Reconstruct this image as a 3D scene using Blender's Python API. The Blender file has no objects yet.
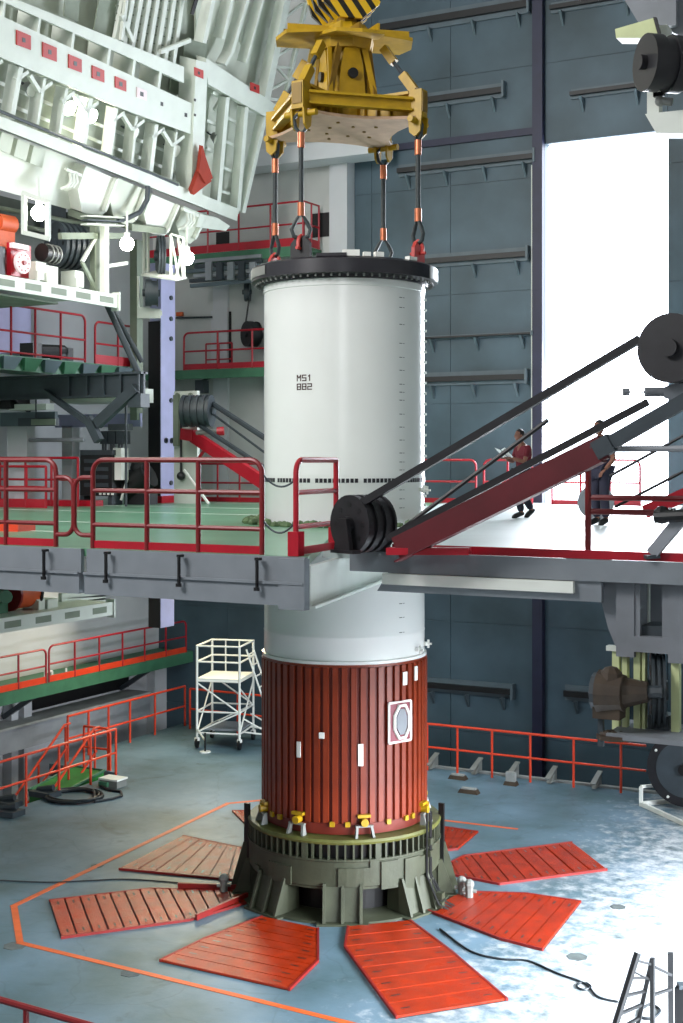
import bpy, math, random
from mathutils import Vector, Matrix
random.seed(7)
PI = math.pi
S = bpy.context.scene
COL = S.collection

# ------------------------------------------------------------------ camera
F, HOR, CX, H = 1350.0, 460.0, 341.5, 7.5
TH = math.radians(28); CS, SN = math.cos(TH), math.sin(TH)
RX, RY = 0.05, 23.6            # rocket axis as seen from the camera (right, forward); it is the world origin
def cw(X, Y, Z):
    dx, dy = X - RX, Y - RY
    return Vector((dx*CS - dy*SN, dx*SN + dy*CS, Z))
CAM = cw(0, 0, H)
cd = bpy.data.cameras.new('camera'); cam = bpy.data.objects.new('camera', cd); COL.objects.link(cam)
cam.location = CAM; cam.rotation_euler = (PI/2, 0, TH)
cd.sensor_fit = 'HORIZONTAL'; cd.sensor_width = 36; cd.lens = F/683*36
cd.shift_y = -(511.5-HOR)/683; cd.clip_end = 200
S.camera = cam

# ------------------------------------------------------------------ world, lights, exposure
wd = bpy.data.worlds.new('world'); S.world = wd; wd.use_nodes = True
bg = wd.node_tree.nodes['Background']; bg.inputs[0].default_value = (0.80, 0.88, 1.0, 1); bg.inputs[1].default_value = 9.0
S.view_settings.view_transform = 'Standard'; S.view_settings.look = 'None'
S.view_settings.gamma = 1; S.view_settings.use_curve_mapping = False
S.view_settings.exposure = 0.25
def area(name, loc, target, sx, sy, power, col=(1, 1, 1)):
    l = bpy.data.lights.new(name, 'AREA'); l.shape = 'RECTANGLE'; l.size = sx; l.size_y = sy
    l.energy = power; l.color = col
    o = bpy.data.objects.new(name, l); COL.objects.link(o); o.location = loc
    o.rotation_euler = (Vector(target)-Vector(loc)).to_track_quat('-Z', 'Y').to_euler()
    return o
# added unseen area light inside the hall, standing in for daylight from the right
area('side_daylight_fill', (11.7, -2.0, 3.2), (6.8, -1.5, 0.0), 12.0, 2.6, 2000, (0.88, 0.94, 1.0)).data.spread = math.radians(84)
# daylight through the big hall door just inside the back opening
area('back_door_daylight', (0.9, 12.1, 11.0), (2.0, -6, 6.0), 3.0, 8.5, 2000, (0.88, 0.93, 1.0))
# unseen area lights lifting the rocket and the left platform
area('hall_light_front', (-5, -19, 19), (-1, 0, 7.0), 7, 5, 2800, (1.0, 0.985, 0.985))
area('hall_light_right', (10.5, -22, 13), (0, 0, 5.0), 4, 4, 220, (0.95, 0.98, 1.0))
# under the upper deck: added unseen fill, then the hidden lamp behind the grating glare
area('under_deck_fill', (-3.5, 6.0, 6.2), (-3.5, 6.0, 0), 4.5, 1.2, 300, (0.86, 0.94, 1.0))
area('under_deck_lamp_back', (-9.7, 9.2, 5.2), (-3.5, -3.5, 0), 2.6, 1.3, 360, (1.0, 0.87, 0.58))
area('hall_light_left', (-3, -8, 21), (-8, 6, 12), 5, 5, 420, (1.0, 1.0, 0.94))

# ------------------------------------------------------------------ pixel -> place helpers
def kx(px): return (px-CX)/F
def kz(py): return (py-HOR)/F
def W(px, py, Y): return cw(kx(px)*Y, Y, H-kz(py)*Y)
def onz(px, py, z): return W(px, py, (H-z)/kz(py))
def onu(px, py, u): return W(px, py, (u+RX*CS-RY*SN)/(kx(px)*CS-SN))
def onv(px, py, v): return W(px, py, (v+RX*SN+RY*CS)/(kx(px)*SN+CS))
def onpl(px, py, p0, n):
    d = W(px, py, 1.0)-CAM
    return CAM + d*((p0-CAM).dot(n)/d.dot(n))
def rdir(phi):          # horizontal direction, phi degrees to the right of the camera-facing side of the rocket
    a = math.radians(phi)
    return Vector((math.cos(a)*SN+math.sin(a)*CS, -math.cos(a)*CS+math.sin(a)*SN, 0))
V = Vector
up = Vector((0, 0, 1))

# ------------------------------------------------------------------ materials
def lin(c): c /= 255; return c/12.92 if c <= .04045 else ((c+.055)/1.055)**2.4
def rgb(c): return (lin(c[0]), lin(c[1]), lin(c[2]), 1)
M = {}
def mat(name, c, rough=.5, metal=0, var=.12, scale=2.5, bump=0.0, bscale=30, coat=0, emit=0, c2=None, spec=.5):
    m = bpy.data.materials.new(name); m.use_nodes = True; nt = m.node_tree; b = nt.nodes['Principled BSDF']
    b.inputs['Roughness'].default_value = rough; b.inputs['Metallic'].default_value = metal
    b.inputs['Coat Weight'].default_value = coat; b.inputs['Specular IOR Level'].default_value = spec
    col = rgb(c)
    tc = nt.nodes.new('ShaderNodeTexCoord')
    if var > 0 or c2:
        n = nt.nodes.new('ShaderNodeTexNoise'); n.inputs['Scale'].default_value = scale; n.inputs['Detail'].default_value = 6
        nt.links.new(tc.outputs['Object'], n.inputs['Vector'])
        r = nt.nodes.new('ShaderNodeValToRGB'); r.color_ramp.elements[0].position = .32; r.color_ramp.elements[1].position = .68
        lo = rgb(c2) if c2 else tuple(x*(1-var) for x in col[:3])+(1,)
        r.color_ramp.elements[0].color = lo
        r.color_ramp.elements[1].color = tuple(min(1, x*(1+var)) for x in col[:3])+(1,)
        nt.links.new(n.outputs[0], r.inputs[0]); nt.links.new(r.outputs[0], b.inputs['Base Color'])
    else:
        b.inputs['Base Color'].default_value = col
    if bump:
        n2 = nt.nodes.new('ShaderNodeTexNoise'); n2.inputs['Scale'].default_value = bscale
        nt.links.new(tc.outputs['Object'], n2.inputs['Vector'])
        bp = nt.nodes.new('ShaderNodeBump'); bp.inputs['Strength'].default_value = bump; bp.inputs['Distance'].default_value = .02
        nt.links.new(n2.outputs[0], bp.inputs['Height']); nt.links.new(bp.outputs[0], b.inputs['Normal'])
    if emit:
        b.inputs['Emission Color'].default_value = col; b.inputs['Emission Strength'].default_value = emit
    M[name] = m
    return m
mat('rocket_white', (226, 227, 224), .2, var=.02, scale=1.2)
mat('shroud_red', (120, 42, 15), .38, var=.16, scale=1.5)
mat('shroud_dark', (104, 30, 16), .5, var=.2)
mat('shroud_plate', (120, 50, 62), .5)
mat('bare_white', (235, 235, 228), .5, var=.05)
mat('ring_black', (34, 32, 38), .35, var=.2)
mat('ring_grey', (128, 130, 126), .4)
mat('black', (14, 14, 16), .45, var=.2)
mat('rubber', (26, 25, 29), .5, var=.25, scale=6)
mat('mark', (58, 26, 24), .6, var=0)
mat('tick', (70, 74, 72), .6, var=0)
mat('pedestal', (62, 66, 50), .55, var=.22, scale=2.2, bump=.15, bscale=18)
mat('pedestal_top', (92, 94, 46), .5, var=.25, scale=2)
mat('grate', (154, 42, 12), .27, var=.18, scale=3, bump=.45, bscale=60)
mat('grate_edge', (128, 22, 18), .5)
mat('plate_red', (176, 34, 28), .5, var=.1)
mat('orange', (206, 92, 42), .5, var=.12, scale=5)
mat('orange_rail', (222, 66, 34), .4, var=.08)
mat('crimson', (168, 20, 38), .35, var=.10)
mat('crimson_dark', (120, 22, 26), .4, var=.12)
mat('strut_backlit', (88, 14, 24), .5, var=.15)  # crimson darkened in the colour for the strut's backlit look
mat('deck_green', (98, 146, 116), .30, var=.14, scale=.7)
mat('deck_door_glare', (176, 188, 186), .30, var=.12, scale=.7)  # deck colour whitened with the glare of the door
mat('fascia', (124, 130, 136), .5, var=.08)
mat('fascia_white', (228, 232, 224), .45, var=.04)
mat('steel_grey', (140, 144, 150), .5, var=.1)
mat('machine_grey', (120, 124, 130), .55, var=.1)
mat('dark_steel', (54, 62, 68), .5, var=.15)
mat('green_steel', (62, 112, 84), .5, var=.15)
mat('wall_white', (196, 198, 202), .7, var=.08, scale=.6)
mat('wall_grey', (190, 192, 190), .75, var=.1, scale=.6)
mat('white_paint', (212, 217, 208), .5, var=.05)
mat('casing', (70, 78, 72), .6, var=.2)
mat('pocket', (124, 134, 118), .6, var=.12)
mat('bay_skin_shade', (164, 172, 158), .6, var=.1)  # bay lining darkened in colour to deepen the recess shade
mat('pale_panel', (196, 202, 188), .55, var=.06)
mat('teal_wall', (70, 90, 102), .5, var=.16, scale=.5, c2=(50, 68, 76))
mat('teal_beam', (88, 102, 110), .5, var=.1)
mat('navy', (30, 32, 58), .5, var=.15)
mat('lilac', (176, 176, 214), .45, var=.06)
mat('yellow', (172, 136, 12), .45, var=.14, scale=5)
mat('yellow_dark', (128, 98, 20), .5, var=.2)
mat('wood_plate', (182, 150, 122), .6, var=.12, scale=4)
mat('lime_glow_paint', (200, 208, 156), .5, var=.12)  # lamp glow put into the paint colour as a yellow-green tint
mat('copper', (190, 112, 78), .35, metal=.6, var=.15)
mat('rope', (44, 52, 54), .6, var=.3, scale=20)
mat('shackle_red', (186, 62, 56), .4)
mat('rust_orange', (196, 84, 40), .55, var=.2)
mat('cloth_rust', (150, 48, 30), .8, var=.15)
mat('brown', (62, 50, 38), .6, var=.3, scale=5)
mat('wheel_pink', (232, 208, 212), .45, var=.05)
mat('concrete', (150, 152, 150), .8, var=.15)
mat('concrete_dark', (84, 92, 92), .8, var=.25, scale=9)
mat('pit', (22, 26, 28), .9, var=.2)
mat('glass_bulb', (255, 252, 240), .3, var=0, emit=55)
mat('cloth_red', (104, 22, 36), .85, var=.15)
mat('cloth_navy', (24, 24, 40), .85, var=.15)
mat('cloth_dark', (42, 42, 60), .85, var=.15)
mat('cloth_grey', (58, 56, 82), .85, var=.15)
mat('skin', (128, 84, 66), .6, var=.08)
mat('hair', (16, 13, 14), .6, var=.2)
mat('paper', (240, 240, 240), .7, var=.02)
mat('moss', (84, 104, 70), .8, var=.4, scale=8)
mat('green_box', (46, 130, 54), .6, var=.2)
mat('ladder_metal', (30, 31, 33), .5, metal=.0, var=.12)
mat('cable', (24, 32, 38), .5, var=.1)
def stripe_mat():
    m = bpy.data.materials.new('stripes'); m.use_nodes = True; nt = m.node_tree; b = nt.nodes['Principled BSDF']
    tc = nt.nodes.new('ShaderNodeTexCoord'); w = nt.nodes.new('ShaderNodeTexWave'); w.bands_direction = 'DIAGONAL'
    w.inputs['Scale'].default_value = 1.7; nt.links.new(tc.outputs['Object'], w.inputs['Vector'])
    r = nt.nodes.new('ShaderNodeValToRGB'); r.color_ramp.interpolation = 'CONSTANT'
    r.color_ramp.elements[0].color = rgb((20, 18, 14)); r.color_ramp.elements[1].color = rgb((206, 164, 18)); r.color_ramp.elements[1].position = .42
    nt.links.new(w.outputs[0], r.inputs[0]); nt.links.new(r.outputs[0], b.inputs['Base Color']); b.inputs['Roughness'].default_value = .45
    M['stripes'] = m
stripe_mat()
def floor_mat():
    m = bpy.data.materials.new('floor_paint'); m.use_nodes = True; nt = m.node_tree; b = nt.nodes['Principled BSDF']
    N = nt.nodes.new; L = nt.links.new
    tc = N('ShaderNodeTexCoord')
    n1 = N('ShaderNodeTexNoise'); n1.inputs['Scale'].default_value = .45; n1.inputs['Detail'].default_value = 5
    n2 = N('ShaderNodeTexNoise'); n2.inputs['Scale'].default_value = 3.4; n2.inputs['Detail'].default_value = 12; n2.inputs['Roughness'].default_value = .7
    vo = N('ShaderNodeTexVoronoi'); vo.feature = 'DISTANCE_TO_EDGE'; vo.inputs['Scale'].default_value = .7
    wv = N('ShaderNodeTexNoise'); wv.inputs['Scale'].default_value = 1.4
    mixv = N('ShaderNodeMix'); mixv.data_type = 'VECTOR'; mixv.inputs[0].default_value = .35
    L(tc.outputs['Object'], wv.inputs['Vector']); L(tc.outputs['Object'], mixv.inputs[4]); L(wv.outputs['Color'], mixv.inputs[5]); L(mixv.outputs[1], vo.inputs['Vector'])
    for n in (n1, n2): L(tc.outputs['Object'], n.inputs['Vector'])
    r1 = N('ShaderNodeValToRGB'); e = r1.color_ramp.elements
    e[0].position = .35; e[0].color = rgb((70, 94, 100)); e[1].position = .66; e[1].color = rgb((106, 132, 150))
    L(n1.outputs[0], r1.inputs[0])
    # worn-off paint, with the right-hand daylight patch painted into its pale concrete
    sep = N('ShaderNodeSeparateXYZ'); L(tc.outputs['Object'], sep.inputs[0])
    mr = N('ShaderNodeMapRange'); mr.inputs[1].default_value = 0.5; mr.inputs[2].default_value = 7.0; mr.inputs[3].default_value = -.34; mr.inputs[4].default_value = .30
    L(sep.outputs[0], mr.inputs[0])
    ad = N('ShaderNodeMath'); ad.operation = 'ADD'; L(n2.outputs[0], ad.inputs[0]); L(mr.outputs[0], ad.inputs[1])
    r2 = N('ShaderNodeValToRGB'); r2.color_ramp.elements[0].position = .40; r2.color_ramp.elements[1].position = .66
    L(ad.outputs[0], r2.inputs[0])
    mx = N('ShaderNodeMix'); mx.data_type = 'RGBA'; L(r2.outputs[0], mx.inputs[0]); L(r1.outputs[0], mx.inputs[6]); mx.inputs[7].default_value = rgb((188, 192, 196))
    # dark stains
    n3 = N('ShaderNodeTexNoise'); n3.inputs['Scale'].default_value = 1.1; n3.inputs['Detail'].default_value = 8; n3.inputs['Distortion'].default_value = 1.2
    L(tc.outputs['Object'], n3.inputs['Vector'])
    r3 = N('ShaderNodeValToRGB'); r3.color_ramp.elements[0].position = .60; r3.color_ramp.elements[1].position = .72
    r3.color_ramp.elements[0].color = (1, 1, 1, 1); r3.color_ramp.elements[1].color = (.45, .5, .48, 1); L(n3.outputs[0], r3.inputs[0])
    mu = N('ShaderNodeMix'); mu.data_type = 'RGBA'; mu.blend_type = 'MULTIPLY'; mu.inputs[0].default_value = .8
    L(mx.outputs[2], mu.inputs[6]); L(r3.outputs[0], mu.inputs[7])
    r4 = N('ShaderNodeValToRGB'); r4.color_ramp.elements[0].position = .0; r4.color_ramp.elements[1].position = .012
    r4.color_ramp.elements[0].color = (.72, .75, .75, 1); r4.color_ramp.elements[1].color = (1, 1, 1, 1); L(vo.outputs['Distance'], r4.inputs[0])
    mu2 = N('ShaderNodeMix'); mu2.data_type = 'RGBA'; mu2.blend_type = 'MULTIPLY'; mu2.inputs[0].default_value = .6
    L(mu.outputs[2], mu2.inputs[6]); L(r4.outputs[0], mu2.inputs[7])
    L(mu2.outputs[2], b.inputs['Base Color'])
    rr = N('ShaderNodeMapRange'); rr.inputs[3].default_value = .34; rr.inputs[4].default_value = .6; L(n2.outputs[0], rr.inputs[0]); L(rr.outputs[0], b.inputs['Roughness'])
    bp = N('ShaderNodeBump'); bp.inputs['Strength'].default_value = .25; bp.inputs['Distance'].default_value = .02
    L(n2.outputs[0], bp.inputs['Height']); L(bp.outputs[0], b.inputs['Normal'])
    M['floor_paint'] = m
floor_mat()

# ------------------------------------------------------------------ mesh helpers
class MB:
    def __init__(s): s.v = []; s.f = []
    def add(s, vs, fs):
        k = len(s.v); s.v += [V(x) for x in vs]; s.f += [tuple(i+k for i in f) for f in fs]; return s
    def hexa(s, p):      # 8 points: bottom 0-3, top 4-7
        return s.add(p, [(3, 2, 1, 0), (4, 5, 6, 7), (0, 1, 5, 4), (1, 2, 6, 5), (2, 3, 7, 6), (3, 0, 4, 7)])
    def box(s, a, b):
        x0, x1 = sorted((a[0], b[0])); y0, y1 = sorted((a[1], b[1])); z0, z1 = sorted((a[2], b[2]))
        return s.hexa([(x0, y0, z0), (x1, y0, z0), (x1, y1, z0), (x0, y1, z0), (x0, y0, z1), (x1, y0, z1), (x1, y1, z1), (x0, y1, z1)])
    def bar(s, p, q, w, h, up=(0, 0, 1)):
        p, q = V(p), V(q); d = (q-p).normalized(); up = V(up)
        if abs(d.dot(up)) > .99: up = V((1, 0, 0)) if abs(d.x) < .9 else V((0, 1, 0))
        x = d.cross(up).normalized()*w/2; y = x.cross(d).normalized()*h/2
        return s.hexa([p-x-y, p+x-y, q+x-y, q-x-y, p-x+y, p+x+y, q+x+y, q-x+y])
    def cyl(s, p, q, r, n=12, r2=None, cap=True):
        p, q = V(p), V(q); d = (q-p).normalized(); a = V((0, 0, 1)) if abs(d.z) < .9 else V((1, 0, 0))
        x = d.cross(a).normalized(); y = d.cross(x); r2 = r if r2 is None else r2
        ring = [x*math.cos(2*PI*i/n)+y*math.sin(2*PI*i/n) for i in range(n)]
        vs = [p+e*r for e in ring]+[q+e*r2 for e in ring]
        fs = [(i, i+n, (i+1) % n+n, (i+1) % n) for i in range(n)]
        if cap: fs += [tuple(range(n)), tuple(range(2*n-1, n-1, -1))]
        return s.add(vs, fs)
    def tube(s, pts, r, n=8, closed=False):
        pts = [V(p) for p in pts]; m = len(pts); rings = []; px = None
        for i in range(m):
            a = pts[(i-1) % m] if (closed or i > 0) else pts[i]; b = pts[(i+1) % m] if (closed or i < m-1) else pts[i]
            d = (b-a).normalized()
            if px is None:
                up = V((0, 0, 1)) if abs(d.z) < .9 else V((1, 0, 0)); x = d.cross(up).normalized()
            else:
                x = (px-d*px.dot(d)).normalized()
            px = x; y = d.cross(x); rings.append([pts[i]+(x*math.cos(2*PI*k/n)+y*math.sin(2*PI*k/n))*r for k in range(n)])
        vs = [p for rg in rings for p in rg]; fs = []
        for i in range(m if closed else m-1):
            j = (i+1) % m
            for k in range(n): fs.append((i*n+k, i*n+(k+1) % n, j*n+(k+1) % n, j*n+k))
        if not closed: fs += [tuple(range(n-1, -1, -1)), tuple(range((m-1)*n, m*n))]
        return s.add(vs, fs)
    def prism(s, poly, ext):
        poly = [V(p) for p in poly]; ext = V(ext); n = len(poly)
        nrm = sum(((poly[i]-poly[0]).cross(poly[(i+1) % n]-poly[0]) for i in range(1, n-1)), V((0, 0, 0)))
        if nrm.dot(ext) < 0: poly = poly[::-1]
        vs = poly+[p+ext for p in poly]
        fs = [tuple(range(n-1, -1, -1)), tuple(range(n, 2*n))]+[(i, (i+1) % n, (i+1) % n+n, i+n) for i in range(n)]
        return s.add(vs, fs)
    def lathe(s, prof, n=64, c=(0, 0, 0), a0=0, a1=2*PI, close=False):
        c = V(c); full = abs(a1-a0-2*PI) < 1e-6; k = len(prof); m = n if full else n+1
        vs = [c+V((r*math.cos(a0+(a1-a0)*i/n), r*math.sin(a0+(a1-a0)*i/n), z)) for i in range(m) for r, z in prof]
        fs = []
        for i in range(n):
            j = (i+1) % m
            for q in range(k if close else k-1):
                q2 = (q+1) % k
                fs.append((i*k+q, j*k+q, j*k+q2, i*k+q2))
        return s.add(vs, fs)
    def sphere(s, c, r, n=12, m=8, sc=(1, 1, 1)):
        c = V(c); vs = [c+V((0, 0, -r*sc[2]))]
        for j in range(1, m):
            t = -PI/2+PI*j/m
            vs += [c+V((r*sc[0]*math.cos(t)*math.cos(2*PI*i/n), r*sc[1]*math.cos(t)*math.sin(2*PI*i/n), r*sc[2]*math.sin(t))) for i in range(n)]
        vs.append(c+V((0, 0, r*sc[2]))); fs = []
        for i in range(n):
            fs.append((0, 1+(i+1) % n, 1+i)); fs.append((len(vs)-1, 1+(m-2)*n+i, 1+(m-2)*n+(i+1) % n))
            for j in range(m-2): a = 1+j*n; fs.append((a+i, a+(i+1) % n, a+n+(i+1) % n, a+n+i))
        return s.add(vs, fs)
    def mesh(s, name, m, org=(0, 0, 0), smooth=False):
        me = bpy.data.meshes.new(name); o = V(org); me.from_pydata([x-o for x in s.v], [], s.f); me.materials.append(M[m])
        if smooth:
            me.shade_smooth()
            try: me.set_sharp_from_angle(angle=math.radians(40))
            except Exception: pass
        me.update(); return me
ORG = {}
def link(o, parent=None):
    COL.objects.link(o)
    if parent is not None: o.parent = parent
    return o
def thing(name, label, cat, loc, group=None, kind=None):
    o = bpy.data.objects.new(name, None); link(o); o.location = loc; o.empty_display_size = .1
    ORG[o.name] = V(loc); o['label'] = label; o['category'] = cat
    if group: o['group'] = group
    if kind: o['kind'] = kind
    return o
def part(parent, name, mb, m, smooth=False, label=None):      # mb holds world coordinates
    org = ORG[parent.name]; o = bpy.data.objects.new(name, mb.mesh(name, m, org, smooth)); link(o, parent)
    ORG[o.name] = org
    if label: o['label'] = label
    return o
def inst(parent, name, me, loc, rotz=0):                      # shared mesh, loc in world
    o = bpy.data.objects.new(name, me); link(o, parent); o.location = V(loc)-ORG[parent.name]; o.rotation_euler = (0, 0, rotz)
    return o
def single(name, label, cat, mb, m, loc=None, group=None, smooth=False, kind=None):
    if loc is None:
        n = len(mb.v); loc = sum(mb.v, V((0, 0, 0)))/n; loc.z = min(x.z for x in mb.v)
    o = bpy.data.objects.new(name, mb.mesh(name, m, loc, smooth)); link(o); o.location = loc; ORG[o.name] = V(loc)
    o['label'] = label; o['category'] = cat
    if group: o['group'] = group
    if kind: o['kind'] = kind
    return o
def struct(name, label, cat, mb, m, loc=(0, 0, 0)):
    return single(name, label, cat, mb, m, loc, kind='structure')
def vrect(mb, px0, py0, px1, py1, v, dep):     # box whose front lies on the plane v, from a pixel rectangle
    a = onv(px0, (py0+py1)/2, v); b = onv(px1, (py0+py1)/2, v); c = onv((px0+px1)/2, py0, v); d = onv((px0+px1)/2, py1, v)
    return mb.box((a.x, v, d.z), (b.x, v+dep, c.z))
def urect(mb, px0, py0, px1, py1, u, dep):     # box whose front lies on the plane u, going to smaller u
    a = onu(px0, (py0+py1)/2, u); b = onu(px1, (py0+py1)/2, u); c = onu((px0+px1)/2, py0, u); d = onu((px0+px1)/2, py1, u)
    return mb.box((u, a.y, d.z), (u-dep, b.y, c.z))
def arc(c, x, y, r, a0, a1, n=6):
    return [V(c)+V(x)*r*math.cos(a0+(a1-a0)*i/n)+V(y)*r*math.sin(a0+(a1-a0)*i/n) for i in range(n+1)]

def railing(label, a, b, z, h=1.1, m='crimson', posts=4, mids=(.5,), r=.028, toe=None, round_a=False, round_b=False, group=None, at=None, toe_m=None):
    """one guard rail from a to b (u, v): posts, rails and toe board"""
    a = V((a[0], a[1], z)); b = V((b[0], b[1], z)); t = thing('guard_rail', label, 'railing', (a+b)/2, group)
    d = (b-a).normalized(); L = (b-a).length; up = V((0, 0, 1)); rr = min(.16, h*.2)
    pts = []
    if round_a: pts += [a, a+up*(h*.45)]+arc(a+up*(h-rr)+d*rr, -d, up, rr, 0, PI/2)
    else: pts += [a+up*h]
    if round_b: pts += arc(b+up*(h-rr)-d*rr, up, d, rr, 0, PI/2)+[b+up*(h*.45), b]
    else: pts += [b+up*h]
    part(t, 'top_rail', MB().tube(pts, r), m, True)
    for q in mids: part(t, 'mid_rail', MB().tube([a+up*h*q, b+up*h*q], r*.9), m, True)
    fr = at if at is not None else [i/(posts-1) for i in range(posts)]
    fr = [q for q in fr if not ((q == 0 and round_a) or (q == 1 and round_b))]
    pm = MB().cyl((0, 0, 0), (0, 0, h), r, 8).mesh('post', m, (0, 0, 0), True)
    for q in fr: inst(t, 'post', pm, a+(b-a)*q)
    if toe: part(t, 'toe_board', MB().bar(a+up*(toe/2+.005), b+up*(toe/2+.005), .02, toe), toe_m or m)
    return t

# ================================================================== THE SETTING
ZD = 6.4                                    # upper deck level
VB, UL = 12.3, -12.8                        # back wall and left wall planes
fl = MB().prism([(-8.85, -26, -.3), (20, -26, -.3), (20, 9.35, -.3), (-4.0, 9.35, -.3), (-4.0, 10.9, -.3), (-11.0, 10.9, -.3), (-11.0, 5.2, -.3), (-8.85, 5.2, -.3)], (0, 0, .3))
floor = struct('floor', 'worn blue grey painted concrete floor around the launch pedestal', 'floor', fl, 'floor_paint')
struct('floor_lower', 'dark lower floor in the trench beyond the railings', 'floor', MB().box((UL-.2, -26, -3.0), (20, VB, -2.8)), 'pit')
# pit faces of the floor slab
D0 = onv(545, 300, VB); D1 = onv(668, 300, VB); DZ = onv(606, 137, VB).z
wb = MB()
wb.box((UL-.3, VB, -3), (D0.x, VB+.3, 26)); wb.box((D1.x, VB, -3), (20.3, VB+.3, 26))
wb.box((D0.x, VB, DZ), (D1.x, VB+.3, 26)); wb.box((D0.x, VB, -3), (D1.x, VB+.3, ZD-.05))
wall_back = struct('wall_back', 'dark teal steel clad back wall of the hall', 'wall', wb, 'teal_wall')
pw, ph = 2.35, 2.9
us = [D0.x-.28-pw*i for i in range(5, -1, -1)]
cols = [(us[i], us[i+1]) for i in range(len(us)-1)]+[(D0.x+.02, D1.x), (D1.x, D1.x+pw)]
for (x0, x1) in cols:
    z = -2.6
    while z < 21:
        z1 = z+ph
        doorcol = abs(x0-D0.x-.02) < 1e-6
        if doorcol and z1 > ZD-.1 and z < DZ:
            if z < ZD-.2: part(wall_back, 'panel', MB().box((x0+.012, VB-.02, z+.012), (x1-.012, VB, ZD-.1)), 'teal_wall')
            if z1 > DZ+.05: part(wall_back, 'panel', MB().box((x0+.012, VB-.02, max(z, DZ)+.012), (x1-.012, VB, z1-.012)), 'teal_wall')
        elif not (x1 < -7.0 and z > ZD):
            part(wall_back, 'panel', MB().box((x0+.012, VB-.02, z+.012), (x1-.012, VB, z1-.012)), 'teal_wall')
        z = z1
struct('trim_1', 'dark navy vertical door post beside the bright opening', 'column', MB().box((D0.x-.27, VB-.22, -2.8), (D0.x, VB-.021, 26)), 'navy')
struct('trim_2', 'thin vertical lit edge in pale paint beside the navy door post', 'trim', MB().box((D0.x-.34, VB-.10, ZD), (D0.x-.29, VB-.022, onv(540, 165, VB).z)), 'white_paint')  # light on the door edge, drawn as a pale strip
z = onv(480, 138, VB).z
struct('trim_3', 'dark horizontal joint strip above the door head', 'trim', MB().box((-6.0, VB-.10, z-.09), (D0.x-.29, VB-.022, z+.09)), 'navy')
# annex: white wall in front of the back wall, upper left
AX = onv(350, 200, 12.0).x
struct('wall_rear_left', 'pale grey annex wall behind the red railed balconies', 'wall', MB().box((UL-.2, 12.0, ZD-.1), (AX-.45, 12.28, 22)), 'wall_grey')
struct('trim_4', 'white corner pillar of the annex beside the teal wall', 'pillar', MB().box((AX-.55, 11.82, ZD-.1), (AX, 12.27, onv(340, 152, 12).z)), 'wall_white')
tb = MB(); vrect(tb, 196, 146, 379, 163, 11.1, .85)
struct('trim_5', 'white horizontal beam over the annex balcony', 'beam', tb, 'wall_white')
for x0 in (-8.9, -10.6):
    struct('trim_6', 'pale pilaster strip on the annex wall', 'pilaster', MB().box((x0, 11.9, ZD), (x0+.5, 12.0, 13.0)), 'wall_white')['group'] = 'pilasters of the annex wall'
struct('wall_left', 'white painted concrete side wall behind the catwalk', 'wall', MB().box((UL-.3, -26, -3), (UL, 12.3, 26)), 'wall_white')
struct('wall_right', 'side wall of the hall outside the picture', 'wall', MB().box((20, -26, -3), (20.3, 12.3, 26)), 'wall_grey')
struct('wall_front', 'hall wall behind the photographer', 'wall', MB().box((UL-.3, -26.3, -3), (20.3, -26, 26)), 'wall_grey')
struct('ceiling', 'hall roof high above the crane', 'ceiling', MB().box((UL-.3, -26.3, 26), (20.3, 12.6, 26.3)), 'wall_grey')
# painted safety line on the floor
def line_poly(pts, w, name):
    for i, (p, q) in enumerate(zip(pts, pts[1:])):
        p, q = V(p)+up*.0015*(i % 2), V(q)+up*.0015*(i % 2); d = (q-p).normalized()*w*.4
        o = part(floor, name, MB().bar(p-d+V((0, 0, .003)), q+d+V((0, 0, .003)), w, .006), 'orange')
line_poly([onz(265, 800, 0), onz(228, 803.5, 0), onz(14, 906, 0), onz(20, 943, 0), onz(259, 1001, 0), onz(360, 1026, 0)], .11, 'painted_line')
line_poly([onz(440, 820, 0), onz(516, 829, 0)], .09, 'painted_line')
# dark floor stains as flush discs
for i, (px, py, sx) in enumerate([(131, 973, .22), (97, 866, .16), (15, 946, .25), (577, 957, .22), (618, 907, .18)]):
    p = onz(px, py, 0); part(floor, 'floor_stain', MB().cyl(p, p+V((0, 0, .006)), sx*.75, 7), 'concrete_dark')
# wall girders on the back wall
def wall_girder(label, px0, px1, py, hpx, slot=True):
    a = onv(px0, py, VB); b = onv(px1, py, VB); z = (a.z+b.z)/2 if False else onv((px0+px1)/2, py, VB).z
    h = hpx*37/F; t = thing('wall_girder', label, 'girder', (a.x, VB-.02, z-h/2), 'girders on the teal wall')
    part(t, 'back_plate', MB().box((a.x, VB-.09, z-h/2), (b.x, VB-.021, z+h/2)), 'teal_beam')
    if slot: part(t, 'rail', MB().box((a.x, VB-.22, z-h*.22), (b.x-.02, VB-.09, z+h*.16)), 'black')
    part(t, 'end_plate', MB().box((b.x-.04, VB-.25, z-h*.55), (b.x+.02, VB-.021, z+h*.55)), 'teal_beam')
    n = max(2, int((b.x-a.x)/1.2)+1)
    for i in range(n):
        x = a.x+.3+(b.x-a.x-.6)*i/(n-1)
        part(t, 'bracket', MB().prism([(x-.03, VB-.021, z-h*.5), (x-.03, VB-.30, z-h*.5), (x-.03, VB-.021, z-h*.5-.35)], (.06, 0, 0)), 'teal_beam')
wall_girder('long dark slotted girder at the top of the teal wall', 380, 531, 17, 17)
wall_girder('short slotted girder at the top edge above the bright door', 552, 640, 2, 10)
wall_girder('pale shelf girder below the top girder of the teal wall', 396, 506, 98, 14)
wall_girder('pale shelf girder directly above the bright door opening', 572, 650, 90, 9)
wall_girder('thin shelf girder just under the dark joint strip', 400, 537, 164, 12)
wall_girder('slotted girder level with the black lifting ring', 424, 530, 258, 13)
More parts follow.
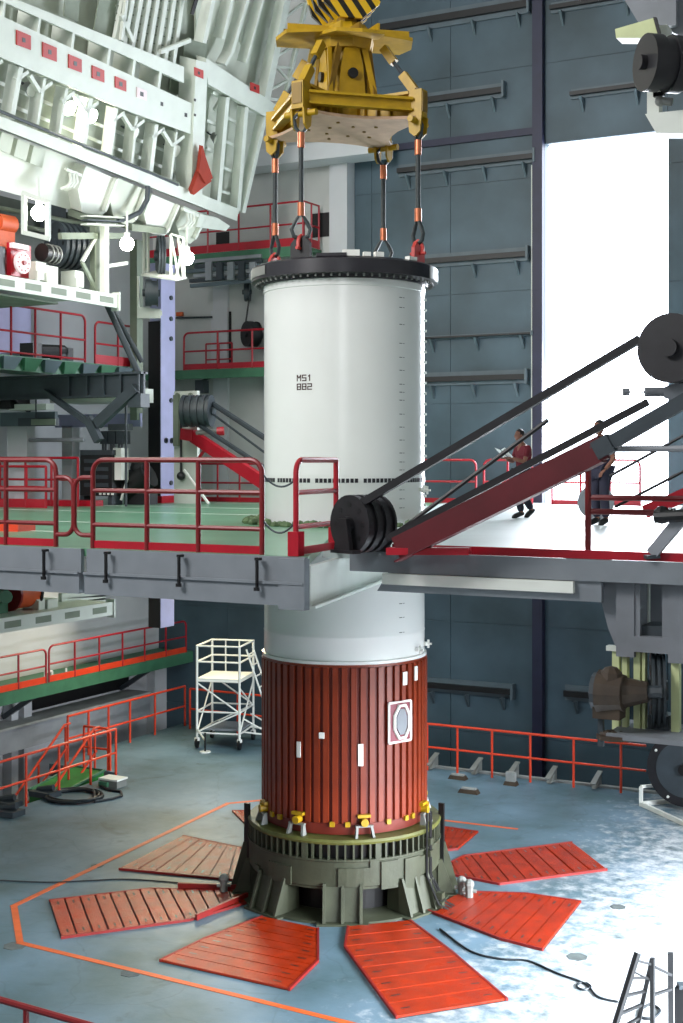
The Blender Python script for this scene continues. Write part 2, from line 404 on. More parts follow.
wall_girder('thin girder midway up the white segment', 424, 535, 336, 4)
wall_girder('slotted girder a storey above the upper deck', 424, 529, 378, 13)
wall_girder('slotted girder under the upper deck beside the red shroud', 424, 515, 687, 13)
wall_girder('slotted girder behind the hanging brown gearbox', 566, 640, 695, 14)

# ================================================================== ROCKET
R = 1.4
ZB, ZJ, ZT = 4.13, 7.20, 10.50
def rocket_angle(phi):
    d = rdir(phi); return math.atan2(d.y, d.x)
up_seg = thing('motor_segment', 'upper white motor segment standing above the deck, lettered MS1 882', 'rocket segment', (0, 0, ZJ), 'white motor segments')
part(up_seg, 'shell', MB().lathe([(R-.3, ZJ+.02), (R, ZJ+.02), (R+.004, ZJ+.05), (R, ZJ+.08), (R, ZT-.12), (R+.012, ZT-.11), (R+.012, ZT), (R-.3, ZT)], 96), 'rocket_white', True)
lo_seg = thing('motor_segment', 'lower white motor segment between the deck and the red shroud', 'rocket segment', (0, 0, ZB), 'white motor segments')
part(lo_seg, 'shell', MB().lathe([(R-.3, ZB), (R+.035, ZB), (R+.035, ZB+.05), (R+.003, ZB+.06), (R+.003, ZB+.42), (R+.008, ZB+.44), (R, ZB+.46), (R, ZJ-.10), (R+.006, ZJ-.09), (R+.006, ZJ+.02), (R-.3, ZJ+.02)], 96), 'rocket_white', True)
# joint pins
pin = MB().box((R+.004, -.027, -.035), (R+.012, .027, .035)).mesh('joint_pin', 'ring_black')
for i in range(120):
    if i % 11 != 4: inst(lo_seg, 'joint_pin', pin, (0, 0, ZJ-.04), 2*PI*i/120)
# tick marks in a column and studs down the edge
tick = MB().box((R-.01, -.05, -.006), (R+.003, .012, .006)); tick.box((R-.01, .03, -.004), (R+.003, .07, .004)); tick = tick.mesh('tick_mark', 'tick')
stud = MB().cyl((R-.01, 0, 0), (R+.035, 0, 0), .022, 8).mesh('stud', 'bare_white')
a43, a84 = rocket_angle(43), rocket_angle(82)
for k, y in enumerate([297, 307, 324, 343, 357, 370, 384, 392, 400, 414, 427, 440, 453, 462, 470, 490, 499, 508]):
    inst(up_seg if y < 476 else lo_seg, 'tick_mark', tick, (0, 0, H-kz(y)*22.5), a43)
for y in (604, 618, 633): inst(lo_seg, 'tick_mark', tick, (0, 0, H-kz(y)*22.5), a43)
for k in range(17): inst(up_seg, 'stud', stud, (0, 0, H-kz(300+k*10.4)*23.4), a84)
for k in range(3): inst(lo_seg, 'stud', stud, (0, 0, H-kz(487+k*9)*23.4), a84)
# lettering MS1 / 882 as painted strokes
GL = {'M': [((0, 0), (0, 1)), ((0, 1), (.5, .5)), ((.5, .5), (1, 1)), ((1, 1), (1, 0))],
      'S': [((1, 1), (0, 1)), ((0, 1), (0, .5)), ((0, .5), (1, .5)), ((1, .5), (1, 0)), ((1, 0), (0, 0))],
      '1': [((.5, 0), (.5, 1)), ((.5, 1), (.2, .8))],
      '8': [((0, 0), (0, 1)), ((1, 0), (1, 1)), ((0, 0), (1, 0)), ((0, .5), (1, .5)), ((0, 1), (1, 1))],
      '2': [((0, 1), (1, 1)), ((1, 1), (1, .5)), ((1, .5), (0, .5)), ((0, .5), (0, 0)), ((0, 0), (1, 0))]}
def cyl_pt(ang, s, z, rad): a = ang+s/R; return V((rad*math.cos(a), rad*math.sin(a), z))
a0 = rocket_angle(-27.8)
for row, (word, zc) in enumerate((('MS1', H-kz(380.5)*22.35), ('882', H-kz(389.3)*22.35))):
    for i, ch in enumerate(word):
        mb = MB(); s0 = (i-1.5)*.102; wd_, ht = .068, .09
        for p, q in GL[ch]:
            A = cyl_pt(a0, s0+p[0]*wd_, zc+p[1]*ht, R+.002); B = cyl_pt(a0, s0+q[0]*wd_, zc+q[1]*ht, R+.002)
            nrm = ((A+B)/2); nrm.z = 0; d = (B-A).normalized()*.008
            mb.bar(A-d, B+d, .018, .004, nrm.normalized())
        part(up_seg, 'lettering', mb, 'mark')
# small sensor brackets at the lower joints on the rim
for phi, zz in ((78, ZB+.2), (60, ZB+.16), (74, ZJ-.22), (66, ZJ-.2)):
    d = rdir(phi); p = d*(R+.02)+V((0, 0, zz)); mb = MB()
    mb.box(p-V((.05, .05, .03)), p+V((.05, .05, .03))); mb.cyl(p, p+d*.12, .02, 6); mb.bar(p+d*.06-V((0, 0, .07)), p+d*.06+V((0, 0, .07)), .03, .03)
    part(lo_seg, 'sensor_bracket', mb, 'bare_white')

# red corrugated shroud
ZS = 1.50
sh = thing('base_shroud', 'red corrugated base shroud between white segment and grey pedestal', 'shroud', (0, 0, ZS-.18))
part(sh, 'shell', MB().lathe([(R-.35, ZS), (R, ZS), (R, ZB-.002), (R-.3, ZB-.002)], 96), 'shroud_dark', True)
sm = MB().hexa([(R-.01, -.046, ZS), (R-.01, .046, ZS), (R+.045, .030, ZS), (R+.045, -.030, ZS)][0:4] and
               [(R-.02, -.058, ZS+.03), (R+.045, -.044, ZS+.03), (R+.045, .044, ZS+.03), (R-.02, .058, ZS+.03),
                (R-.02, -.058, ZB-.05), (R+.045, -.044, ZB-.05), (R+.045, .044, ZB-.05), (R-.02, .058, ZB-.05)]).mesh('stringer', 'shroud_red')
NST = 58
for i in range(NST):
    o = inst(sh, 'stringer', sm, (0, 0, 0), 2*PI*i/NST)
part(sh, 'lower_band', MB().lathe([(R-.35, ZS-.16), (R+.02, ZS-.16), (R+.03, ZS-.02), (R+.03, ZS+.02), (R-.35, ZS+.02)], 72), 'shroud_dark', True)
part(sh, 'upper_band', MB().lathe([(R-.1, ZB-.045), (R+.03, ZB-.045), (R+.03, ZB-.003), (R-.1, ZB-.003)], 72), 'shroud_red', True)
def patch(parent, name, phi, zc, w, h, rad, m, t=.02):
    a = rocket_angle(phi); n = 4; mb = MB()
    mb.lathe([(rad, zc-h/2), (rad+t, zc-h/2), (rad+t, zc+h/2), (rad, zc+h/2)], n, (0, 0, 0), a-w/2/rad, a+w/2/rad, True)
    d = len(mb.v); k = 4
    mb.f += [tuple(range(k)), tuple(range(d-1, d-k-1, -1))]
    return part(parent, name, mb, m)
RS = R+.045
zh = H-kz(718)*22.8
hp = patch(sh, 'hatch_plate', 39.5, zh, .52, .70, RS, 'shroud_plate', .02)
# hatch rim: octagonal white ring and cover
def on_sh(phi, dz, rad): d = rdir(phi); return V((d.x*rad, d.y*rad, zh+dz))
oct_ = [(math.cos(PI/8+PI/4*i), math.sin(PI/8+PI/4*i)) for i in range(8)]
part(hp, 'hatch_rim', MB().tube([on_sh(40.5+x*6.8, y*.29, RS+.035) for x, y in oct_], .03, 6, True), 'bare_white')
part(hp, 'hatch_cover', MB().prism([on_sh(40.5+x*4.9, y*.23, RS+.012) for x, y in oct_], rdir(40.5)*.03), 'machine_grey')
fr = [on_sh(39.5+sx*9.6, sy*.33, RS+.025) for sx, sy in ((-1, -1), (1, -1), (1, 1), (-1, 1))]
for i in range(4): part(hp, 'sealant_strip', MB().tube([fr[i], fr[(i+1) % 4]], .022, 6), 'bare_white')
for phi, y, w, h in ((-31.5, 749, .07, .26), (-15, 733, .09, .10), (10.5, 752, .085, .36), (44, 680, .10, .22), (56, 677, .09, .24)):
    patch(sh, 'white_patch', phi, H-kz(y)*22.4, w, h, RS, 'bare_white', .018)
# gold trunnions with grey feet, and small gold clips
for phi in (-68, -31.5, 12.5, 66, 110, 155, 200, 245):
    d = rdir(phi); s = V((-d.y, d.x, 0)); p = d*(R+.07); mb = MB()
    for sg in (-1, 1):
        mb.hexa([p+s*sg*.17+V((0, 0, 1.30)), p+s*sg*.13+V((0, 0, 1.30)), p+s*sg*.13+d*.12+V((0, 0, 1.30)), p+s*sg*.17+d*.12+V((0, 0, 1.30)),
                 p+s*sg*.14+V((0, 0, 1.50)), p+s*sg*.10+V((0, 0, 1.50)), p+s*sg*.10+d*.06+V((0, 0, 1.50)), p+s*sg*.14+d*.06+V((0, 0, 1.50))])
    mb.prism([p-s*.15+up*1.48, p+s*.15+up*1.48, p+s*.15+d*.06+up*1.48, p-s*.15+d*.06+up*1.48], up*.03)
    t = part(sh, 'trunnion', mb, 'ring_grey')
    part(t, 'gold_pin', MB().cyl(p-d*.05+V((0, 0, 1.56)), p+d*.09+V((0, 0, 1.56)), .065, 12), 'yellow')
    part(t, 'gold_cap', MB().bar(p-s*.11+V((0, 0, 1.655)), p+s*.11+V((0, 0, 1.655)), .08, .05), 'yellow')
clip = MB().box((R+.03, -.04, ZS-.02), (R+.08, .04, ZS+.06)).mesh('gold_clip', 'yellow')
for phi in (-57, -48, -8, 2, 30, 45, 52, 85, -85): inst(sh, 'gold_clip', clip, (0, 0, 0), rocket_angle(phi))

# black lifting ring
lr = thing('lifting_ring', 'black lifting ring bolted on top of the white segment', 'lifting ring', (0, 0, ZT))
RL = 1.62
part(lr, 'flange', MB().lathe([(R-.25, ZT+.002), (R+.05, ZT+.002), (R+.06, ZT+.05), (RL, ZT+.07), (RL, ZT+.30), (RL-.08, ZT+.34), (R-.25, ZT+.34)], 96, close=True), 'ring_black', True)
part(lr, 'lit_grey_band', MB().lathe([(RL-.01, ZT+.12), (RL+.012, ZT+.12), (RL+.012, ZT+.27), (RL-.01, ZT+.27)], 40, (0, 0, 0), rocket_angle(-100), rocket_angle(-55), True), 'ring_grey')  # lit end of the black ring, put in as grey
part(lr, 'lit_grey_band', MB().lathe([(RL-.01, ZT+.08), (RL+.012, ZT+.08), (RL+.012, ZT+.29), (RL-.01, ZT+.29)], 40, (0, 0, 0), rocket_angle(62), rocket_angle(105), True), 'ring_grey')
bolt = MB().cyl((R+.14, 0, ZT+.015), (R+.14, 0, ZT+.07), .02, 6).mesh('bolt', 'ring_grey')
for i in range(72): inst(lr, 'bolt', bolt, (0, 0, 0), 2*PI*i/72)
LUGA = [math.radians(-92), math.radians(-2), math.radians(88), math.radians(178)]
for i, a in enumerate(LUGA):
    d = V((math.cos(a), math.sin(a), 0)); s = V((-d.y, d.x, 0)); p = d*1.44+V((0, 0, ZT+.34))
    mb = MB(); mb.prism([p-s*.19-d*.03, p+s*.19-d*.03, p+s*.19-d*.03+V((0, 0, .24)), p+s*.10-d*.03+V((0, 0, .34)), p-s*.10-d*.03+V((0, 0, .34)), p-s*.19-d*.03+V((0, 0, .24))], d*.06)
    part(lr, 'lug', mb, 'black' if i == 0 else 'shackle_red')
for phi, w, h in ((-8, .5, .05), (4, .28, .10), (14, .12, .07), (22, .15, .08), (48, .2, .06)):
    d = rdir(phi); s = V((-d.y, d.x, 0)); p = d*1.45+V((0, 0, ZT+.34))
    part(lr, 'top_fitting', MB().prism([p-s*w/2, p+s*w/2, p+s*w/2+d*.1, p-s*w/2+d*.1], (0, 0, h)), 'bare_white' if w < .3 else 'ring_black')

# slings
ZC = 12.95
SLN = ['wire rope sling hanging in front with the largest lower eye', 'wire rope sling above the red bracket on the right of the ring',
       'wire rope sling at the far side of the lifting ring', 'wire rope sling at the left rim of the lifting ring']
for i, a in enumerate(LUGA):
    d = V((math.cos(a), math.sin(a), 0)); s = V((-d.y, d.x, 0)); p = d*1.44
    zb = ZT+.34+.22
    t = thing('wire_sling', SLN[i], 'sling', p+V((0, 0, zb)), 'four lifting slings')
    e = V((CS, SN, 0)) if i in (0, 2) else (V((CS, SN, 0))*.35+V((SN, -CS, 0))*.6).normalized()      # eye plane
    up = V((0, 0, 1))
    ze = zb+.10
    eye = [p+up*(ze+.44)]+[p+e*x+up*(ze+y) for x, y in ((.10, .27), (.155, .16), (.12, .045), (0, 0), (-.12, .045), (-.155, .16), (-.10, .27))]
    part(t, 'lower_eye', MB().tube(eye, .036, 8, True), 'rope', True)
    part(t, 'lower_ferrule', MB().cyl(p+up*(ze+.38), p+up*(ze+.60), .06, 12), 'copper', True)
    part(t, 'wire_rope', MB().cyl(p+up*(ze+.55), p+up*(ZC-.10), .042, 10), 'rope', True)
    part(t, 'upper_ferrule', MB().cyl(p+up*(ZC-.28), p+up*(ZC-.03), .06, 12), 'copper', True)
    eye2 = [p+up*(ZC-.06)]+[p+e*x+up*(ZC+y) for x, y in ((.09, .05), (.12, .2), (0, .34), (-.12, .2), (-.09, .05))]
    part(t, 'upper_eye', MB().tube(eye2, .034, 8, True), 'rope', True)
    sk = [p+d*x+up*(zb+y-.08) for x, y in ((-.08, 0), (-.09, .12), (-.06, .20), (0, .235), (.06, .20), (.09, .12), (.08, 0))]
    k = part(t, 'shackle', MB().tube(sk, .032, 8), 'shackle_red' if i != 2 else 'ring_grey', True)
    part(k, 'shackle_pin', MB().cyl(p-d*.14+up*(zb-.06), p+d*.14+up*(zb-.06), .03, 8), 'shackle_red')

# yellow spreader
sp = thing('lifting_spreader', 'yellow lifting spreader frame hanging over the white segment', 'spreader', (0, 0, 12.9))
ZF = 13.30
CR = [V((math.cos(a), math.sin(a), 0)) for a in LUGA]
RC = 1.44
up = V((0, 0, 1))
for i in range(4):
    d = CR[i]; s = V((-d.y, d.x, 0)); p = d*RC
    # corner tower, lug plates, pin
    mb = MB().prism([p-d*.12-s*.11+up*ZF, p+d*.12-s*.11+up*ZF, p+d*.12+s*.11+up*ZF, p-d*.12+s*.11+up*ZF], up*.46)
    ct = part(sp, 'corner_box', mb, 'yellow')
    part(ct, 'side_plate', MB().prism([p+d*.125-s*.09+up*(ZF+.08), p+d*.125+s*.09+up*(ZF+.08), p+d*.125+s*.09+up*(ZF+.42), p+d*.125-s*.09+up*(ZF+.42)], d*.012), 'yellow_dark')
    for sg in (-1, 1):
        q = p+s*sg*.10
        mb = MB().prism([q-d*.13+up*ZF, q+d*.13+up*ZF, q+d*.10+up*(ZF-.26), q+up*(ZF-.34), q-d*.10+up*(ZF-.26)], s*sg*.035)
        part(ct, 'lug_plate', mb, 'yellow')
    part(ct, 'pin', MB().cyl(p-s*.30+up*(ZC+.28), p+s*.30+up*(ZC+.28), .055, 12), 'yellow', True)
    # side beams between corners, I sections with stiffeners
    e = CR[(i+1) % 4]*RC; dd = (e-p).normalized(); a_ = p+dd*.12; b_ = e-dd*.12; nn = dd.cross(up)
    mb = MB().bar(a_+up*(ZF+.30), b_+up*(ZF+.30), .20, .045); mb.bar(a_+up*(ZF+.12), b_+up*(ZF+.12), .16, .04); mb.bar(a_+up*(ZF+.21), b_+up*(ZF+.21), .05, .18)
    sb = part(sp, 'side_beam', mb, 'yellow')
    # diagonal webs to the centre
    mb = MB().bar(d*.3+up*(ZF+.2), d*(RC-.12)+up*(ZF+.2), .06, .40); mb.bar(d*.3+up*(ZF+.42), d*(RC-.12)+up*(ZF+.42), .26, .05)
    part(sp, 'radial_beam', mb, 'yellow')
    for q in (.45, .7, .95):
        part(sp, 'stiffener', MB().bar(d*q-s*.12+up*(ZF+.2), d*q+s*.12+up*(ZF+.2), .03, .36), 'yellow_dark' if q == .7 else 'yellow')
    # inclined strut and turnbuckle to the head
    top = d*.78+up*(ZF+1.28); bot = d*(RC-.06)+up*(ZF+.46)
    st = part(sp, 'inclined_strut', MB().bar(bot+(top-bot)*.0, bot+(top-bot)*.38, .13, .15), 'yellow')
    part(st, 'turnbuckle', MB().cyl(bot+(top-bot)*.36, bot+(top-bot)*.72, .035, 8), 'dark_steel')
    part(st, 'strut_head', MB().bar(bot+(top-bot)*.66, top, .12, .14), 'yellow')
# cross-shaped bottom plate with concave edges
pl = []
for i in range(4):
    d = CR[i]; s = V((-d.y, d.x, 0)); e = CR[(i+1) % 4]
    pl += [d*(RC+.02)-s*.16, d*(RC+.02)+s*.16]
    c0, c1, m_ = d*(RC+.02)+s*.16, e*(RC+.02)-V((-e.y, e.x, 0))*.16, (d+e)*.46
    for t_ in (.2, .4, .6, .8): pl.append(c0*(1-t_)**2+m_*2*t_*(1-t_)+c1*t_*t_)
part(sp, 'bottom_plate', MB().prism([p+up*(ZF-.05) for p in pl], up*.05), 'wood_plate')
for i in range(10):
    a = 2*PI*i/10; p = V((math.cos(a), math.sin(a), 0))*(.35 if i % 2 else .62)+up*(ZF-.05)
    part(sp, 'plate_bolt', MB().cyl(p-up*.02, p, .03, 6), 'yellow_dark')
# central post
part(sp, 'centre_post', MB().lathe([(.0, ZF), (.34, ZF), (.34, ZF+.5), (.27, ZF+.75), (.27, ZF+1.5), (0, ZF+1.5)], 16), 'yellow')
for i in range(4):
    d = rdir(20+i*90); s = V((-d.y, d.x, 0))
    o = part(sp, 'cheek_plate', MB().prism([d*.34-s*.25+up*(ZF+.42), d*.34+s*.25+up*(ZF+.42), d*.34+s*.20+up*(ZF+1.0), d*.34+s*.10+up*(ZF+1.42), d*.34-s*.10+up*(ZF+1.42), d*.34-s*.20+up*(ZF+1.0)], d*.06), 'yellow')
    part(o, 'pin_boss', MB().cyl(d*.38+up*(ZF+.85), d*.46+up*(ZF+.85), .09, 12), 'black')
    for sg in (-1, 1):
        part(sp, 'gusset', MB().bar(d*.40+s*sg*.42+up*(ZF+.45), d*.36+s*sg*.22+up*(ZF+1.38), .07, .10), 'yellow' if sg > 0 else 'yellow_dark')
# head plates (wings)
for i, (phi, tilt) in enumerate(((0, -.05), (90, .10), (180, .0), (270, .08))):
    d = rdir(phi+14); s = V((-d.y, d.x, 0)); z0 = ZF+1.42
    poly = [d*.18-s*.55+up*(z0+.1), d*.18+s*.55+up*(z0+.1), d*1.12+s*.42+up*(z0-.04+tilt), d*1.22+up*(z0-.06+tilt), d*1.12-s*.42+up*(z0-.04+tilt)]
    o = part(sp, 'head_plate', MB().prism(poly, up*.06), 'yellow')
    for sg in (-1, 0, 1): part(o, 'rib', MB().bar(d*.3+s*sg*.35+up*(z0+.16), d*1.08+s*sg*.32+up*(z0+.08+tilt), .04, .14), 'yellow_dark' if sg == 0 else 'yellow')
part(sp, 'head_block', MB().lathe([(0, ZF+1.3), (.5, ZF+1.3), (.55, ZF+1.55), (.4, ZF+1.75), (0, ZF+1.75)], 8), 'yellow')
# hook block
hb = thing('hook_block', 'crane hook block with black and yellow hazard stripes at the top', 'hook block', (0, 0, ZF+1.76))
for k, off in enumerate((-.42, -.14, .14, .42)):
    d = rdir(14); s = V((-d.y, d.x, 0)); c = d*off+up*(ZF+2.45)
    poly = [c+s*(.62*math.cos(t))+up*(.70*math.sin(t)) for t in [2*PI*q/10 for q in range(10)]]
    o = part(hb, 'cheek_plate', MB().prism(poly, d*.07), 'stripes')
    part(o, 'plate_bolt', MB().cyl(c-s*.3+up*-.2+d*.07, c-s*.3+up*-.2+d*.12, .05, 8), 'black')
    if k < 3: part(hb, 'sheave', MB().cyl(c+d*.10, c+d*.25, .55, 20), 'dark_steel', True)
part(hb, 'shaft', MB().cyl(rdir(14)*-.5+up*(ZF+2.45), rdir(14)*.55+up*(ZF+2.45), .12, 12), 'yellow_dark')
part(hb, 'swivel', MB().lathe([(0, ZF+1.76), (.3, ZF+1.76), (.24, ZF+1.95), (0, ZF+1.95)], 12), 'yellow_dark')
for k in range(4):
    p = rdir(14)*(-.28+.19*k)+rdir(104)*.4
    part(hb, 'hoist_rope', MB().cyl(p+up*(ZF+2.45), p+up*25.9, .03, 6), 'rope')

# ================================================================== PEDESTAL
pd = thing('launch_pedestal', 'round grey green launch pedestal under the red shroud', 'pedestal', (0, 0, 0))
RP = 1.665
part(pd, 'top_ring', MB().lathe([(1.15, 1.26), (RP-.12, 1.26), (RP, 1.24), (RP+.02, 1.28), (RP, 1.32), (1.15, 1.325)], 72, close=True), 'pedestal_top', True)
part(pd, 'slot_recess', MB().lathe([(RP-.10, .98), (RP-.10, 1.26)], 72), 'black')
rib = MB().box((RP-.11, -.016, .98), (RP+.005, .016, 1.245)).mesh('rib', 'pedestal')
rib2 = MB().box((RP-.11, -.05, .98), (RP+.005, .05, 1.245)).mesh('rib', 'pedestal')
for i in range(76): inst(pd, 'rib', rib2 if i % 9 == 4 else rib, (0, 0, 0), 2*PI*i/76)
part(pd, 'body', MB().lathe([(RP-.3, .50), (RP-.04, .50), (RP-.04, .54), (RP, .56), (RP, .955), (RP+.02, .97), (RP+.02, 1.0), (RP-.3, 1.0)], 72, close=True), 'pedestal', True)
part(pd, 'shade_liner', MB().lathe([(1.2, .0), (1.2, 1.2)], 48), 'black')  # black liner added so the leg openings look dark
part(pd, 'base_ring', MB().lathe([(1.2, .001), (1.84, .001), (1.84, .04), (1.2, .04)], 72, close=True), 'pedestal')
for k in range(8):
    phi = -1+45*k; d = rdir(phi); s = V((-d.y, d.x, 0))
    def L_(r, w, z): return d*r+s*w+up*z
    lg = part(pd, 'leg', MB().hexa([L_(1.30, -.27, .04), L_(1.80, -.33, .04), L_(1.80, .33, .04), L_(1.30, .27, .04), L_(1.30, -.25, .56), L_(1.66, -.30, .56), L_(1.66, .30, .56), L_(1.30, .25, .56)]), 'pedestal')
    for w in (-.30, .0, .30):
        part(lg, 'gusset', MB().prism([L_(1.62, w-.025, .06), L_(1.90, w-.025, .04), L_(1.86, w-.025, .16), L_(1.69, w-.025, .62), L_(1.62, w-.025, .62)], s*.05), 'pedestal')
    part(lg, 'foot_plate', MB().prism([L_(1.7, -.42, .003), L_(1.93, -.42, .003), L_(1.93, .42, .003), L_(1.7, .42, .003)], up*.035), 'pedestal')
for phi, z, w, h in ((6, .72, .55, .30), (26, .72, .30, .45), (-62, .62, .20, .10), (-40, .68, .5, .3), (42, .62, .34, .62), (50, .75, .25, .3), (16, .8, .1, .4)):
    patch(pd, 'welded_plate', phi, z, w, h, RP, 'pedestal', .035)
for phi in (-88, 88):
    d = rdir(phi); p = d*(RP+.03)
    part(pd, 'guide_post', MB().bar(p+up*.3, p+up*1.52, .05, .10), 'black')
    s = V((-d.y, d.x, 0))
    part(pd, 'side_gusset', MB().prism([d*1.70-s*.03+up*.02, d*2.0-s*.03+up*.02, d*1.76-s*.03+up*.85, d*1.70-s*.03+up*.85], s*.06), 'pedestal')
# service lines on the right front
cl = MB()
for k in range(3):
    pts = [rdir(53+2.2*k)*(RP+.06+.02*(k % 2))+up*z for z in (1.6, 1.3, .9, .55)]+[rdir(53+3*k)*(RP+.30)+up*.12, rdir(56+3*k)*(RP+.42)+up*.03]
    cl.tube(pts, .018, 6)
part(pd, 'service_lines', cl, 'black', True)
for z in (1.12, .92, .45, .25, .1): part(pd, 'valve_block', MB().box(rdir(55)*(RP+.06+.22*(z < .3))+up*z-V((.06, .06, .05)), rdir(55)*(RP+.06+.22*(z < .3))+up*z+V((.06, .06, .05))), 'pedestal')
for phi, r_ in ((80, 2.05), (76, 2.2), (-84, 2.1)):
    p = rdir(phi)*r_; mb = MB().cyl(p, p+up*.22, .07, 8); mb.sphere(p+up*.25, .09, 8, 6); mb.cyl(p+up*.14-rdir(phi)*.12, p+up*.14+rdir(phi)*.12, .035, 6)
    single('floor_valve', {80: 'small pale valve at the right foot of the pedestal', 76: 'second small valve on the floor right of the pedestal', -84: 'small valve at the left foot of the pedestal'}[phi], 'valve', mb, 'ring_grey')
p = onz(437, 858, 0); mb = MB().box(p+V((-.03, -.17, 0)), p+V((.17, .17, .07))); mb.box(p+V((-.03, -.17, .07)), p+V((.02, .17, .34))); mb.box(p+V((.02, -.17, .27)), p+V((.17, -.09, .34)))
single('white_bracket', 'white bracket block standing right behind the pedestal', 'bracket', mb, 'bare_white')

# ================================================================== GRATING COVERS
def poly_at(pl, t):
    L = [(q-p).length for p, q in zip(pl, pl[1:])]; T = sum(L)*t
    for (p, q), l in zip(zip(pl, pl[1:]), L):
        if T <= l+1e-9: return p+(q-p)*(T/l if l else 0)
        T -= l
    return pl[-1]
def grating(label, sa, sb, n, trims=()):
    A = [onz(x, y, 0) for x, y in sa]; B = [onz(x, y, 0) for x, y in sb]
    c = sum(A+B, V((0, 0, 0)))/len(A+B)
    t = thing('floor_grating', label, 'grating', c, 'red floor gratings around the pedestal')
    for i in range(n):
        g = .016 if n < 6 else .010
        t0, t1 = i/n+g/2, (i+1)/n-g/2
        q = [poly_at(A, t0), poly_at(B, t0), poly_at(B, t1), poly_at(A, t1)]
        o = part(t, 'plank', MB().prism([p+up*.004 for p in q], up*.032), 'grate')
        # lifting slots
        for side in (.12, .88):
            m_ = (q[0]*(1-side)+q[1]*side+q[2]*side+q[3]*(1-side))/2; dd = (q[1]-q[0]).normalized()
            part(o, 'lifting_slot', MB().bar(m_-dd*.07+up*.0365, m_+dd*.07+up*.0365, .03, .003), 'black')
    part(t, 'tray', MB().prism([p+up*.001 for p in A]+[p+up*.001 for p in B[::-1]], up*.003), 'pit')  # dark sheet added under the planks to blacken their gaps
    for name, pl_ in (('edge_bar', A), ('edge_bar', B)):
        for p, q in zip(pl_, pl_[1:]): part(t, name, MB().bar(p+up*.02, q+up*.02, .035, .045), 'grate_edge')
    return t
grating('red grating pointing to the back right, beyond the pedestal toward the ladder side', [(572, 843.5), (464, 857), (443, 868)], [(607, 870.5), (499, 885), (443, 874)], 10)
grating('red grating with pale glare stripes, right front of the pedestal', [(581, 903), (526, 895), (462, 893)], [(543, 951), (500, 940), (428, 912)], 8)
grating('large red grating in front, nearest the ladder', [(507, 1001), (450, 952), (410, 922)], [(397, 1019), (345, 948), (348, 928)], 8)
grating('red grating with golden glare in front, left of the centre gap', [(160, 962), (205, 940), (262, 918)], [(289, 991), (318, 962), (318, 930)], 8)
grating('long narrow grating pointing left to the orange line corner', [(49, 902), (150, 890), (243, 892)], [(61, 939), (190, 921), (246, 904)], 13)
grating('red grating at the back left of the pedestal', [(183, 837), (246, 850)], [(119, 870), (246, 882)], 7)
grating('small visible red grating behind the pedestal on its left', [(232, 812), (262, 812)], [(248, 828), (275, 826)], 4)
grating('short red grating behind the pedestal on its right', [(478, 833), (430, 826)], [(458, 850), (428, 853)], 5)
# trough edges by the left grating
mb = MB().bar(onz(178, 889, 0)+up*.06, onz(247, 891, 0)+up*.06, .05, .10); single('trough_edge', 'dark red trough edge bar along the upper side of the left grating', 'bar', mb, 'grate_edge')
mb = MB().bar(onz(196, 921, 0)+up*.06, onz(247, 899, 0)+up*.06, .05, .10); single('trough_edge', 'dark red trough edge bar along the lower side of the left grating', 'bar', mb, 'grate_edge')
# ================================================================== UPPER DECK
EX = onv(308, 580, -7.5).x; RH = 1.60
def hole_arc(a0, a1, n=14): return [V((RH*math.cos(a0+(a1-a0)*i/n), RH*math.sin(a0+(a1-a0)*i/n), 0)) for i in range(n+1)]
aS = math.radians(-64); aE = math.radians(110)
dl = thing('work_platform', 'green decked upper platform left of the white segment', 'platform', (-5, 0, ZD-.1))
zz = V((0, 0, ZD-.10))
pl_ = [V((UL+.01, -7.5, 0)), V((EX, -7.5, 0))]+hole_arc(aS, aE-2*PI)+[V((-3.2, 11.9, 0)), V((UL+.01, 11.9, 0))]
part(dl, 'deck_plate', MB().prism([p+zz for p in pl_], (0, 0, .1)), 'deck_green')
# fascia girder in two lengths, with lower flange, hangers
zf = ZD-.10
G0 = onz(75, 549, ZD).x; G1 = onz(83, 549, ZD).x
for x0, x1 in ((UL+.01, G0), (G1, EX)):
    part(dl, 'fascia_web', MB().box((x0, -7.56, ZD-.30), (x1, -7.502, ZD-.005)), 'fascia')
    part(dl, 'fascia_flange', MB().box((x0, -7.60, ZD-.56), (x1, -7.46, ZD-.30)), 'fascia')
    part(dl, 'fascia_lip', MB().box((x0, -7.63, ZD-.315), (x1, -7.601, ZD-.285)), 'fascia')
for px in (45, 107, 180, 258):
    p = onv(px, 565, -7.64)
    mb = MB().box((p.x-.012, -7.68, ZD-.36), (p.x+.012, -7.645, ZD-.04)); mb.box((p.x-.035, -7.68, ZD-.40), (p.x+.025, -7.645, ZD-.36)); mb.box((p.x-.03, -7.67, ZD-.05), (p.x+.03, -7.60, ZD-.02))
    part(dl, 'latch_rod', mb, 'black')
